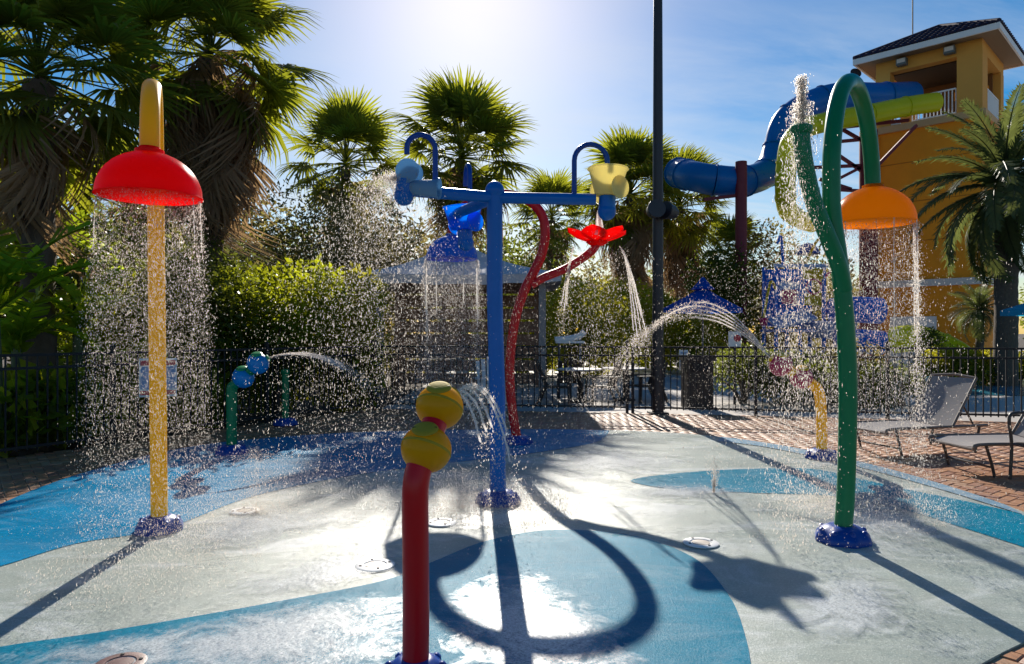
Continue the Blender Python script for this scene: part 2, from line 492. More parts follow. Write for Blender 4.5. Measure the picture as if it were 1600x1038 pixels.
for i in range(-90, 180):
    for j in range(-160, 200):
        # herringbone cell
        gx, gy = i * .1, j * .1
        k = (i - j) % 4
        if k == 0: lx, ly, rot = gx + .1, gy + .05, 0
        elif k == 2: lx, ly, rot = gx + .05, gy + .0, 1
        else: continue
        x, y = lx * ca - ly * sa, 7 + lx * sa + ly * ca
        if y < 2.2 or y > 13.9: continue
        if abs(x) / y > .80: continue
        if not inside(x, y, deck_poly) or soft_in(x, y): continue
        cand.append((y, x, rot))
# (two cells per repeat fill the plane: see below) nearest in view come as parts
cand.sort(key=lambda q: q[0])
pc = 0; rv, rf = [], []
for y, x, rot in cand:
    a = ang + rot * math.pi / 2
    if pc < 298 and abs(x) / y < .74:
        o = bpy.data.objects.new('paver', paver_mesh[R.randrange(4)]); link(o); o.parent = deck
        o.location = (x, y, 0); o.rotation_euler = (0, 0, a + R.uniform(-.006, .006)); pc += 1
    else:
        b = len(rv); rv += paver_verts(x, y, math.cos(a), math.sin(a), .196, .096, -.045, -.007 - R.uniform(0, .005)); rf += [tuple(q + b for q in f) for f in PF]
np_obj('paver_field', rv, rf, paver_m, deck, kind='stuff')

# ground beyond the fence
struct(poly_sheet('pool_terrace', [(-2.6, 14.0), (2.3, 13.3), (11.2, 11.4), (60, 12), (60, 60), (-2, 60)], -.03, concrete_m))
struct(poly_sheet('pool_water', [(8.5, 17.5), (13.5, 16.5), (26, 18), (27, 24), (16, 25), (10, 23)], -.02, pool_m))

# drains and jets set in the pad --------------------------------------------
def drain(px, py, r, label, mat=None):
    c = G(px, py); t = thing('drain_cover', label, 'drain cover', (c.x, c.y, .005), 'round drain covers in the pad')
    m_ = MB(); m_.lathe([(r, 0), (r, .006), (r * .92, .010), (r * .60, .010), (r * .56, .004)], (c.x, c.y, .005), 28); put('rim', m_, mat or white_paint, t, True)
    m_ = MB(); m_.lathe([(r * .50, 0), (r * .50, .008), (r * .2, .011), (.0001, .011)], (c.x, c.y, .005), 24); put('cap', m_, mat or drain_m, t, True)
    for k in range(4):
        a = k * math.pi / 2 + .4
        m_ = MB(); m_.lathe([(.009, .008), (.009, .014), (.0001, .015)], (c.x + r * .75 * math.cos(a), c.y + r * .75 * math.sin(a), .005), 8); put('bolt', m_, bl_metal, t)
drain_m = mat_simple('worn_drain_plate', (.42, .36, .30), .5, .3, 20, .2)
drain(586, 885, .125, 'round white drain cover beside the red front pipe')
drain(1095, 850, .125, 'round pale drain cover above the star shaped shadow')
drain(382, 800, .12, 'round drain cover in the pale area near the yellow pole foot')
drain(690, 818, .12, 'round drain cover between the red front pipe and the blue post')
drain(188, 1040, .11, 'dark reddish drain cover cut by the bottom of the frame', mat_simple('rusty_plate', (.12, .05, .05), .5, .4, 20, .2))

# ------------------------------------------------------------------ water play features
def flange(c, r, parent, mat=navy):
    m_ = MB()
    m_.lathe([(r, 0), (r * 1.02, .02), (r * .97, .05), (r * .80, .085), (r * .55, .11), (r * .44, .115)], c, 40, None, 0, lambda a, z: 1 + .05 * math.cos(8 * a) * (1 if z < .09 else 0))
    b = put('base_cover', m_, mat, parent, True)
    for k in range(8):
        a = k * math.pi / 4
        m_ = MB(); m_.lathe([(.022, .055), (.022, .085), (.012, .095), (.0001, .097)], (c[0] + r * .80 * math.cos(a), c[1] + r * .80 * math.sin(a), c[2]), 8)
        put('bolt_cap', m_, mat, b, True)
def dome(c_top, r, h, mat, parent):
    """hollow bowl hung mouth down: c_top is the crown"""
    c = Vector(c_top); prof = []
    n = 12
    for i in range(n + 1):
        a = i / n * math.pi / 2 * .985 + .015
        prof.append((r * math.sin(a), -h + h * math.cos(a)))
    prof.append((r * 1.02, -h - .012)); prof.append((r * .97, -h - .012))
    m_ = MB(); m_.lathe(prof, c, 48); d = put('dome', m_, mat, parent, True)
    m_ = MB(); m_.lathe([(.085, -.012), (.085, .012), (.065, .02), (.062, .03)], c, 20); put('collar', m_, mat, d, True)
    return d

# yellow arch with red dome
yb = G(249, 829)
yt = thing('dome_shower', 'yellow arched pipe with a hanging red dome on the pad', 'water shower', yb)
flange(yb, .165, yt)
yd = Vector((-2.275, 4.42, 2.63)); off = Vector((yd.x - yb.x, yd.y - yb.y, 0)); rr = off.length / 2
ytop = P(243, 300, yb.y); ytop.z = 0; off = Vector((yd.x - ytop.x, yd.y - ytop.y, 0))
arch = [yb + Vector((0, 0, .08)), yb.lerp(ytop, .38) + Vector((0, 0, 1.0)), yb.lerp(ytop, .7) + Vector((0, 0, 1.8)), ytop + Vector((0, 0, 2.6))]
for i in range(1, 17):
    a = math.pi * i / 16
    arch.append(ytop + off * (.5 - .5 * math.cos(a)) + Vector((0, 0, 2.64 + .53 * math.sin(a))))
arch.append(Vector((yd.x, yd.y, yd.z - .03)))
m_ = MB(); m_.tube(arch, .059, 24); put('pipe', m_, yellow, yt, True)
dome(yd, .305, .27, red_dome, yt)

# green arch with orange dome and upright spout
gb = G(1317, 845)
gt = thing('dome_shower', 'green looped pipe with an orange dome and upright spout', 'water shower', gb)
flange(gb, .185, gt)
def gpth(l, d): return [P(x, y, d) for x, y in l]
leg = [gb + Vector((0, 0, .08))] + gpth([(1321, 780), (1324, 690), (1325, 600), (1322, 520), (1316, 450), (1308, 390), (1300, 330)], 5.06)
top0 = P(1299, 270, 5.06); dg_ = Vector((3.06, 5.97, 2.73))
leg.append(top0)
offg = Vector((dg_.x - top0.x, dg_.y - top0.y, 0))
for i in range(1, 17):
    a = math.pi * i / 16
    leg.append(top0 + offg * (.5 - .5 * math.cos(a)) + Vector((0, 0, (.08 if i < 16 else 0) * 0 + .80 * math.sin(a))))
leg.append(Vector((dg_.x, dg_.y, dg_.z - .03)))
m_ = MB(); m_.tube(spline(leg, 3), .062, 24); put('pipe', m_, green, gt, True)
br = [P(1319, 455, 5.05), P(1309, 410, 5.02), P(1290, 362, 4.99), P(1271, 315, 4.96), P(1259, 265, 4.93), P(1253, 225, 4.92), P(1252, 203, 4.92)]
m_ = MB(); m_.tube(spline(br, 5), .058, 22); bp = put('branch_pipe', m_, green, gt, True)
spout = br[-1]
m_ = MB(); m_.lathe([(.066, -.03), (.075, -.01), (.075, .02), (.05, .035), (.03, .045)], spout, 20); put('nozzle', m_, green, bp, True)
dome(dg_, .330, .30, orange_dome, gt)

# red hoop with blue dome and flower
rb = G(808, 693); RD = rb.y
rt = thing('dome_shower', 'red hooped pipe with a blue dome and a red flower', 'water shower', rb)
flange(rb, .20, rt)
hp = [rb + Vector((0, 0, .08))] + gpth([(805, 670), (798, 620), (797, 560), (805, 500), (819, 455), (834, 425), (847, 395), (852, 362), (845, 333), (824, 313), (787, 303), (748, 309), (722, 326), (709, 348), (706, 366)], RD)
m_ = MB(); m_.tube(spline(hp, 5), .064, 20); put('pipe', m_, red, rt, True)
fl = P(933, 379, RD)
m_ = MB(); m_.tube(spline(gpth([(830, 446), (850, 434), (882, 421), (910, 404), (927, 390)], RD) + [fl], 5), .056, 18); put('branch_pipe', m_, red, rt, True)
rdome = P(706, 368, RD)
dome(rdome, .345, .31, blue_dome, rt)
flw = put('flower_hub', MB().lathe([(.0001, -.05), (.09, -.04), (.15, .0), (.13, .03), (.0001, .02)], fl, 20), red_petal, rt, True)
def petal(c, a, L, W, rise, T=.014):
    m_ = MB(); n = 8; e = Vector((math.cos(a), math.sin(a), 0)); s_ = Vector((-math.sin(a), math.cos(a), 0)); vs = []
    for k, dz in ((0, 0), (1, T)):
        for i in range(n + 1):
            t = i / n
            w = W * (.42 + 1.35 * t - .35 * t * t) * (1 if t < .55 else max(.0, (1 - t) / .45) ** .75)
            ctr = Vector(c) + e * (.06 + L * t) + Vector((0, 0, rise * t ** 1.5 + dz))
            for q in (-1, -.5, 0, .5, 1): vs.append(ctr + s_ * (q * w) + Vector((0, 0, .05 * q * q)))
    b = 5 * (n + 1); fs = []
    for i in range(n):
        for j in range(4):
            p0 = i * 5 + j
            fs += [(p0, p0 + 1, p0 + 6, p0 + 5), (b + p0, b + p0 + 5, b + p0 + 6, b + p0 + 1)]
        fs += [(i * 5, i * 5 + 5, b + i * 5 + 5, b + i * 5), (i * 5 + 4, b + i * 5 + 4, b + i * 5 + 9, i * 5 + 9)]
    return m_.add(vs, fs)
for k in range(6):
    put('petal', petal(fl, k * math.pi / 3 + .25, .36, .17, .12), red_petal, flw, True)

# three bucket tower
bb = G(778, 786); BZ = 2.68
bt = thing('bucket_tower', 'blue post carrying three arms with tipping buckets', 'water tower', bb)
flange(bb, .19, bt)
bp_top = Vector((P(773, 310, bb.y).x, bb.y, BZ + .06))
m_ = MB(); m_.tube([bb + Vector((.0, 0, .08)), bb + Vector((-.005, 0, .9)), Vector((bp_top.x, bb.y, 1.8)), bp_top], .070, 26); put('post', m_, blue, bt, True)
m_ = MB(); m_.ball(bp_top, .085, 20, 10); put('post_cap', m_, blue, bt, True)
HB = Vector((bp_top.x, bp_top.y, BZ))
ends = {'l': Vector((-.90, 5.85, BZ)), 'r': Vector((.74, 6.27, BZ)), 'b': Vector((-.58, 7.08, BZ))}
for k, e in ends.items():
    m_ = MB(); m_.tube([HB, HB.lerp(e, .5), e], .050, 18); put('arm', m_, blue, bt, True)
def cane(x0, x1, ztop, parent):
    a, b = Vector(x0), Vector(x1); h = b - a; pts = [a, a + Vector((0, 0, ztop - a.z - h.length / 2))]
    zb = pts[-1].z
    for i in range(1, 13):
        t = math.pi * i / 12
        pts.append(Vector((a.x, a.y, zb)) + h * (.5 - .5 * math.cos(t)) + Vector((0, 0, h.length / 2 * math.sin(t))))
    pts.append(pts[-1] - Vector((0, 0, .05)))
    m_ = MB(); m_.tube(pts, .023, 14); put('filler_pipe', m_, navy, parent, True)
    return pts[-1]
pr = cane((.553, 6.25, BZ + .04), (.850, 6.28, BZ + .04), 3.17, bt)
pl = cane((-.645, 5.92, BZ + .04), (-.875, 5.86, BZ + .04), 3.15, bt)
pb = cane((-.41, 6.85, BZ + .04), (-.47, 7.10, BZ + .04), 3.15, bt)
def bucket(c, mat, parent, r1=.17, r0=.11, h=.23, tilt=0.0, axis='Y', wmat=blue, yaw=0.0, hang=False):
    """open cup with a rolled rim on a yoke and a round counterweight below; c = pivot at the cup's floor"""
    M = Matrix.Rotation(yaw, 3, 'Z') @ Matrix.Rotation(tilt, 3, axis)
    prof = [(.0001, 0), (r0 * .97, 0), (r0, .01), (r1, h), (r1 + .015, h + .004), (r1 + .012, h + .014), (r1 - .008, h + .006), (r0 - .010, .014), (.0001, .012)]
    m_ = MB(); m_.lathe(prof, c, 30, M); b = put('bucket', m_, mat, parent, True)
    if hang: M = Matrix.Rotation(yaw, 3, 'Z') @ Matrix.Rotation(rad(8), 3, 'Y'); c = Vector(c) + Vector((-.04, 0, .07))
    m_ = MB(); m_.lathe([(.075, -.12), (.075, -.005), (.06, -.002)], c, 18, M); m_.ball(Vector(c) + M @ Vector((0, 0, -.14)), .082, 18, 10); put('counterweight', m_, wmat, b, True)
    for s_ in (-1, 1):
        m_ = MB(); m_.lathe([(.0001, -.006), (.10, -.006), (.10, .006), (.0001, .006)], Vector(c) + M @ Vector((.02, s_ * (r1 * .84), .06)), 20, M @ Matrix.Rotation(rad(90), 3, 'X')); put('side_plate', m_, mat, b, True)
    return b
bucket((.85, 6.28, 2.715), yel_bucket, bt, tilt=rad(2), yaw=rad(35))
bucket((-.84, 5.85, 2.70), pale_bucket, bt, tilt=rad(94), r1=.075, r0=.06, yaw=rad(-8), hang=True)
bucket((-.48, 7.12, 2.54), blu_bucket, bt, r1=.19, r0=.14, h=.22, tilt=rad(-6), yaw=rad(40))

# spray cannons
def cannon(name_label, path, r, pipe_m, balls, ball_m, base, nozzle_dir, cap_m, group='ball spray cannons round the pad', fr=.17):
    t = thing('spray_cannon', name_label, 'spray cannon', base, group)
    flange(base, fr, t)
    m_ = MB(); m_.tube(spline(path, 6), r, 24); put('pipe', m_, pipe_m, t, True)
    for (c, q) in balls:
        i = min(range(len(path)), key=lambda k: (Vector(path[k]) - Vector(c)).length)
        ax = (Vector(path[min(i + 1, len(path) - 1)]) - Vector(path[max(i - 1, 0)])).normalized()
        M = ax.to_track_quat('Z', 'Y').to_matrix()
        m_ = MB(); m_.ball(c, q, 32, 20, M, 0, .92); b = put('ball', m_, ball_m, t, True)
        m_ = MB(); m_.lathe([(q * 1.0, -.006), (q * 1.015, -.002), (q * 1.015, .002), (q * 1.0, .006)], c, 32, M); put('seam', m_, cap_m if ball_m is ball_yellow else ball_m, b, True)
        up = (Vector((0, -.42, 1))).normalized(); Mu = up.to_track_quat('Z', 'Y').to_matrix()
        g = put('grip_plate', MB().lathe([(.0001, q * 1.015), (q * .30, q * 1.01), (q * .46, q * .975), (q * .52, q * .90)], c, 28, Mu), cap_m, b, True)
        for sgn in (-1, 1):
            put('slot', MB().box(Vector(c) + Vector((sgn * q * .40, 0, 0)) + up * q * .985, (q * .15, q * .045, q * .03), 0, 0, Mu), slot_m, b)
    if balls:
        c, q = balls[-1]; c = Vector(c); d_ = Vector(nozzle_dir).normalized()
        m_ = MB(); m_.lathe([(.045, q * .8), (.045, q * 1.04), (.03, q * 1.1), (.0001, q * 1.1)], c, 16, d_.to_track_quat('Z', 'Y').to_matrix()); put('nozzle', m_, cap_m, t, True)
        return t, c + d_ * q * 1.1
    return t, None
slot_m = mat_simple('slot_shadow_resin', (.12, .085, .01), .6, .2)
fb = Vector((-.411, 3.0, 0))
b1, b2 = P(666, 702, 3.06), P(687, 636, 3.18)
olive_cap = mat_simple('dark_yellow_gelcoat', (.42, .29, .01), .8, .2)
fpath = [fb + Vector((0, 0, .05)), fb + Vector((.002, 0, .35)), fb + Vector((.0, 0, .6)), P(649, 770, 3.0), P(654, 735, 3.02), b1, (b1 + b2) / 2, b2]
_, noz_f = cannon('red pipe cannon with two big yellow balls in front', fpath, .057, red, [(b1, .111), (b2, .108)], ball_yellow, fb, (.45, .75, .38), olive_cap, fr=.14)
lb = G(362, 709)
l1, l2 = P(380, 590, lb.y), P(403, 568, lb.y - .05)
_, noz_l = cannon('green post cannon with two blue balls by the planting', [lb + Vector((0, 0, .05)), lb + Vector((0, 0, .45)), lb + Vector((0, 0, .78)), P(366, 602, lb.y), l1, (l1 + l2) / 2, l2], .062, green, [(l1, .135), (l2, .135)], ballblue, lb, (.8, .25, .45), ballgreen, fr=.19)
qb = G(1284, 716)
q1, q2 = P(1252, 590, qb.y - .02), P(1220, 570, qb.y - .04)
_, noz_r = cannon('yellow bent post cannon with two pink balls', [qb + Vector((0, 0, .05)), qb + Vector((0, 0, .4)), P(1283, 640, qb.y), P(1279, 612, qb.y), P(1268, 600, qb.y), q1, (q1 + q2) / 2, q2], .062, yellow, [(q1, .135), (q2, .140)], pink, qb, (-.8, .1, .55), yellow, fr=.19)
kb = G(446, 664)
kt = thing('spray_post', 'short green post on a blue foot beside the fence', 'spray post', kb)
flange(kb, .19, kt)
m_ = MB(); m_.tube([kb + Vector((0, 0, .05)), kb + Vector((0, 0, .5)), kb + Vector((.0, 0, .84))], .055, 18); put('pipe', m_, green, kt, True)
m_ = MB(); m_.lathe([(.06, .82), (.068, .84), (.068, .88), (.04, .90), (.0001, .905)], kb, 18); put('nozzle', m_, green, kt, True)

# ------------------------------------------------------------------ water
OCT_F = np.array([(0, 1, 3), (1, 2, 3), (2, 0, 3), (1, 0, 4), (2, 1, 4), (0, 2, 4)])
OCT_V = np.array([(1, 0, 0), (-.5, .866, 0), (-.5, -.866, 0), (0, 0, 1.1), (0, 0, -1.1)], dtype=np.float64)
def drops(name, pts, rad_, stretch, label):
    pts = np.asarray(pts, dtype=np.float64); n = len(pts)
    keep = pts[:, 2] > .004; pts = pts[keep]; rad_ = np.asarray(rad_)[keep]; stretch = np.asarray(stretch)[keep]; n = len(pts)
    base = OCT_V
    stretch = stretch * np.where(NR.random(n) < .22, 2.6, 1.0)
    v_ = base[None] * rad_[:, None, None]
    v_[:, :, 2] *= stretch[:, None]
    v_ += pts[:, None, :]
    f_ = OCT_F[None] + (np.arange(n) * 5)[:, None, None]
    return np_obj(name, v_.reshape(-1, 3), f_.reshape(-1, 3), drop_m, None, True, label=label, cat='water spray', kind='stuff')
def sizes(n, lo, hi): return lo + (hi - lo) * NR.random(n) ** 2.2
def ring_fall(c, r, z0, n, spread=.10, ring=.35):
    """drops falling from a dome's rim, drifting outward as they fall"""
    a = NR.random(n) * 2 * np.pi; t = NR.random(n)
    z = z0 * (1 - t ** 1.25)
    q = np.where(NR.random(n) < ring, 1.0, np.sqrt(NR.random(n)))
    rr_ = r * q + spread * t + NR.normal(0, .05, n) * (.2 + t)
    return np.stack([c[0] + rr_ * np.cos(a), c[1] + rr_ * np.sin(a), z], 1)
def bounce(c, r, n, h=.16):
    a = NR.random(n) * 2 * np.pi; q = r * np.sqrt(NR.random(n)) * 1.25
    return np.stack([c[0] + q * np.cos(a), c[1] + q * np.sin(a), .006 + h * NR.random(n) ** 2.5], 1)
n = 32000
pts = np.concatenate([ring_fall(yd, .29, yd.z - .29, n, .09, .5), bounce(yd, .55, 5000)])
drops('shower_drops', pts, sizes(len(pts), .0009, .0023), 1 + 1.2 * NR.random(len(pts)), 'white droplets raining from the red dome')
pts = np.concatenate([ring_fall(dg_, .34, dg_.z - .33, 18000, .10), bounce(dg_, .5, 3500)])
drops('shower_drops', pts, sizes(len(pts), .0012, .0036), 1 + 1.2 * NR.random(len(pts)), 'white droplets raining from the orange dome')
pts = np.concatenate([ring_fall(rdome, .36, rdome.z - .34, 20000, .16), bounce(rdome, .6, 2000)])
drops('shower_drops', pts, sizes(len(pts), .0015, .0040), 1 + 1.2 * NR.random(len(pts)), 'white droplets raining from the blue dome')
# spout plume
n = 3600
t = NR.random(n)
up = np.stack([spout.x + NR.normal(0, .010, n) * (1 + 1.2 * t), spout.y + NR.normal(0, .012, n) * (1 + 1.2 * t), spout.z + .04 + .33 * t], 1)
n2 = 11000
t = NR.random(n2); a = NR.random(n2) * 2 * np.pi; q = np.abs(NR.normal(0, .13, n2)) * (.2 + 1.1 * t) + .03
fallp = np.stack([spout.x + q * np.cos(a) - .06 * t, spout.y + q * np.sin(a), (spout.z + .18) * (1 - t ** 1.4)], 1)
pts = np.concatenate([up, fallp])
drops('spout_drops', pts, sizes(len(pts), .0012, .0040), 1 + 1.5 * NR.random(len(pts)), 'white plume of droplets above and below the green spout')
# left bucket splash and spray drifting over the pad
n = 21000
t = NR.random(n)
src = Vector((-.95, 5.85, 2.78))
vx = NR.normal(-.45, .85, n); vy = NR.normal(.3, .7, n)
tt = t * .82
pts = np.stack([src.x + vx * tt, src.y + vy * tt, src.z + NR.normal(.35, .35, n) * tt - 4.9 * tt ** 2], 1)
drops('bucket_splash', pts, sizes(len(pts), .0013, .0040), 1 + NR.random(len(pts)), 'cloud of droplets thrown by the tipped pale blue bucket')
n = 20000
pts = np.stack([NR.normal(-.75, .85, n), NR.uniform(6.2, 10.0, n), 2.5 * NR.random(n) ** 1.2], 1)
drops('drifting_spray', pts, sizes(len(pts), .0012, .0033), 1 + NR.random(len(pts)), 'loose droplets drifting round the blue post and red hoop')
n = 16000
pts = np.stack([NR.normal(2.9, .75, n), NR.uniform(5.6, 8.6, n), 2.2 * NR.random(n) ** 1.1], 1)
drops('drifting_spray', pts, sizes(len(pts), .0012, .0033), 1 + NR.random(len(pts)), 'loose droplets drifting behind the green pipe')
pts = np.concatenate([bounce((bb.x, bb.y - .1), .6, 3500, .12), bounce((P(780, 0, 6.0).x, 5.9), .45, 1500, .2)])
drops('foot_splash', pts, sizes(len(pts), .0015, .0042), 1 + NR.random(len(pts)), 'low splash around the foot of the blue post')
def mist(c, rx, ry, h, n, label):
    a = NR.random(n) * 2 * np.pi; q = np.abs(NR.normal(0, .55, n))
    p = np.stack([c[0] + rx * q * np.cos(a), c[1] + ry * q * np.sin(a), .01 + h * NR.random(n) ** 2.2 * np.exp(-q * .8)], 1)
    drops('fine_mist', p, sizes(n, .0010, .0021), np.ones(n), label)
mist((yb.x + .55, yb.y + .5), 1.5, 1.1, .55, 42000, 'low white mist drifting at the foot of the yellow pole')
mist((gb.x + .5, gb.y + .9), 1.2, 1.0, .5, 34000, 'low white mist drifting at the foot of the green pipe')
mist((bb.x - .3, bb.y - .2), 1.2, .9, .35, 24000, 'low white mist drifting round the blue post foot')
n = 4000   # right bucket and flower spill
a = NR.random(n) * 2 * np.pi; t = NR.random(n)
pts = np.stack([fl.x + .45 * NR.random(n) ** .6 * np.cos(a), fl.y + .4 * np.sin(a), 2.6 * (1 - t ** 1.3)], 1)
drops('flower_spill', pts, sizes(len(pts), .0018, .005), 1 + 1.5 * NR.random(len(pts)), 'droplets spilling below the red flower')

def arc_pts(a, b, h, n=22, s0=0.0):
    a, b = Vector(a), Vector(b); out = []
    for i in range(n + 1):
        t = i / n
        p = a.lerp(b, t); p.z += 4 * h * t * (1 - t); out.append(p)
    return out
def jet(label, strands, r0=.006, r1=.010, break_at=.55, mist=300):
    """several thin strands that break up into drops towards their end"""
    o = thing('water_jet', label, 'water jet', strands[0][0]); dp = []
    for st in strands:
        n = len(st); cut = max(3, int(n * R.uniform(break_at - .1, break_at + .15)))
        put('strand', MB().tube([p + Vector((R.uniform(-.003, .003), R.uniform(-.003, .003), R.uniform(-.003, .003))) for p in st[:cut]], [r0 + (r1 - r0) * .3 * i / cut for i in range(cut)], 6), stream_m, o, True)
        for _ in range(mist):
            t = R.random() ** .75
            i = min(n - 2, int(t * (n - 1))); q = st[i].lerp(st[i + 1], R.random()); sp = .004 + .045 * t * t
            dp.append((q.x + R.gauss(0, sp), q.y + R.gauss(0, sp), q.z + R.gauss(0, sp * 1.3)))
    d_ = np.array(dp); n = len(d_); rad_ = sizes(n, .0018, .0058)
    base = OCT_V
    v_ = base[None] * rad_[:, None, None]; v_[:, :, 2] *= 1.6; v_ += d_[:, None, :]
    f_ = OCT_F[None] + (np.arange(n) * 5)[:, None, None]
    np_obj('jet_drops', v_.reshape(-1, 3), f_.reshape(-1, 3), drop_m, o, True, kind='stuff')
    return o
st = []
for (px, py, dd, h) in ((752, 700, 4.3, .10), (775, 690, 4.4, .14), (790, 690, 4.7, .16), (800, 700, 4.9, .19), (765, 695, 4.4, .12)):
    e = P(px, py, dd); tip = noz_f
    # carry the parabola on down to the pad
    pts = arc_pts(tip, e, h, 16)
    dirn = pts[-1] - pts[-2]
    p = pts[-1].copy(); vel = dirn.copy()
    while p.z > .02:
        vel.z -= .012; p = p + vel; pts.append(p.copy())
    st.append([q for q in pts if q.z > 0])
jet('clear jets curving from the yellow ball cannon', st, .0065, .008, .72, 260)
st = []
for k in range(5):
    e = P(572 + 4 * k, 606 + k, 9.6 + .12 * k)
    st.append(arc_pts(noz_l, e, .19 + .012 * k, 20))
jet('fan of jets from the blue ball cannon', st, .007, .008, .75, 420)
st = []
for k in range(5):
    e = P(905 + 14 * k, 640 - 6 * k, 9.2 + .15 * k)
    st.append(arc_pts(noz_r, e, .80 + .035 * k, 26))
jet('high arching jets from the pink ball cannon', st, .007, .008, .50, 1000)
# sheets running off the blue dome, flower and buckets
def sheet_strands(c, r, angs, z0, z1, inward, label, rr_=.010, mist=160):
    st = []
    for a in angs:
        p0 = Vector((c.x + r * math.cos(a), c.y + r * math.sin(a), z0)); pts = []
        for i in range(15):
            t = i / 14
            pts.append(Vector((c.x + r * (1 + .05 * t - inward * t * t) * math.cos(a), c.y + r * (1 - inward * t * t) * math.sin(a), z0 + (z1 - z0) * t ** 1.35)))
        st.append(pts)
    return jet(label, st, rr_, rr_ * .6, .55, mist)
sheet_strands(rdome, .35, [rad(d) for d in (172, 178, 184, 190, 197, 345, 352, 0, 6, 240, 300)], rdome.z - .33, .6, .15, 'water curtain hanging from the rim of the blue dome', .0075, 260)
sheet_strands(yd, .30, [rad(d) for d in (8, 200, 350)], yd.z - .30, 1.5, -.1, 'thin strands running from the red dome rim', .0022, 60)
sheet_strands(dg_, .33, [rad(d) for d in (205, 270, 318, 340, 350, 356)], dg_.z - .31, .4, -.05, 'bright strands running from the orange dome rim', .0035, 420)
def fall(label, a, pts_px, d, r=.009, k=3, mist=200):
    st = []
    for i in range(k):
        dx_ = R.uniform(-14, 14)
        st.append([P(x + dx_ * t_, y, d + .03 * dx_ * t_) for x, y, t_ in [(q[0], q[1], q[2]) for q in [(lambda t: (pts_px[0][0] + (pts_px[1][0] - pts_px[0][0]) * t ** .6, pts_px[0][1] + (pts_px[1][1] - pts_px[0][1]) * t, t))(i2 / 16) for i2 in range(17)]]])
    return jet(label, st, r, r, .75, mist)
fall('stream falling from the flower petal near the red branch', None, [(897, 386), (880, 520)], RD - .1, .006, 3, 260)
fall('stream falling from the flower petal near the lamp post', None, [(968, 385), (1005, 560)], RD - .1, .006, 5, 260)
fall('stream pouring from the yellow bucket into the flower', None, [(936, 330), (934, 372)], 6.6 + 2.6, .022, 5, 60)
# ground jet
gj = G(1116, 772)
st = [[gj + Vector((R.gauss(0, .006), R.gauss(0, .006), .30 * t / 12 * (1 - .03 * k))) for t in range(13)] for k in range(3)]
jet('small upright jet rising from the pad', st, .005, .006, .6, 220)
# white films on the pad: foaming water, with sun glare painted in
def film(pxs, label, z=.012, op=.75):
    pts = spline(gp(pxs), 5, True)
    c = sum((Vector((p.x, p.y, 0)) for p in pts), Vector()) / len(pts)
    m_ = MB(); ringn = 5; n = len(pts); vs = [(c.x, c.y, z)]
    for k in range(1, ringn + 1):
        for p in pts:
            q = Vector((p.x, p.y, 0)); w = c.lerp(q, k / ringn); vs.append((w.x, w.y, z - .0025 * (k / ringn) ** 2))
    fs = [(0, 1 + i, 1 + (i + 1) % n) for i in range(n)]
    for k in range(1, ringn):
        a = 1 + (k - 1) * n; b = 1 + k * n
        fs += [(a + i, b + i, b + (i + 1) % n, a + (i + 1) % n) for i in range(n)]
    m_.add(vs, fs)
    o = put('water_glare_film', m_, film_m, None, True, label=label, cat='puddle')
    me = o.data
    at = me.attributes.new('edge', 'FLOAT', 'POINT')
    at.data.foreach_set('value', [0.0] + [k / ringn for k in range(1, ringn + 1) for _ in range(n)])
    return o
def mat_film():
    t = NT('foam_and_glare_film')
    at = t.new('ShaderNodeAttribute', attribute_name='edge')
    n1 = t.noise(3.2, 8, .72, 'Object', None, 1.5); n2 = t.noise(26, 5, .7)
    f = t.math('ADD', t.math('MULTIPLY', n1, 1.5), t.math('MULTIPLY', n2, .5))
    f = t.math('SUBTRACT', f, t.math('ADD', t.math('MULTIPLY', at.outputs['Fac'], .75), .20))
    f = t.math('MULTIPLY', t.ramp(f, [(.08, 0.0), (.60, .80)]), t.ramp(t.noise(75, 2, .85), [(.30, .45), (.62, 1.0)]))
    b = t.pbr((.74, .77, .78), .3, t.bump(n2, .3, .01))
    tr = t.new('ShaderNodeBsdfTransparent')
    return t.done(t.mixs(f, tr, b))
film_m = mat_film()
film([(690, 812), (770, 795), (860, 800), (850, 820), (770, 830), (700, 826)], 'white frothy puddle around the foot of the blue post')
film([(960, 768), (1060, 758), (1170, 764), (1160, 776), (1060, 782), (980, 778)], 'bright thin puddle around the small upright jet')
film([(-60, 1040), (150, 1000), (330, 968), (520, 935), (640, 925), (660, 1000), (560, 1080), (200, 1120)], 'broad whitish film of water and painted sun glare in front of the red pipe')
film([(700, 930), (820, 890), (900, 930), (980, 990), (1010, 1060), (800, 1110), (690, 1020)], 'whitish film of water and painted sun glare under the looped shadow')
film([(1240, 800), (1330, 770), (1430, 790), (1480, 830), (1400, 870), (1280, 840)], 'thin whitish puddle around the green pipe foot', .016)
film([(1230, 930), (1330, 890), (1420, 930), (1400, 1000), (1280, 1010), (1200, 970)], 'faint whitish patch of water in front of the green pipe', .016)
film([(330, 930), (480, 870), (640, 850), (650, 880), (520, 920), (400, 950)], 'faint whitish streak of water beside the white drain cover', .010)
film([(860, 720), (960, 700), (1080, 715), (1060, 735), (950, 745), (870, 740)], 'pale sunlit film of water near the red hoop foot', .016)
film([(240, 850), (330, 800), (480, 790), (560, 815), (470, 850), (320, 870)], 'thin whitish puddle beside the yellow pole foot', .016)

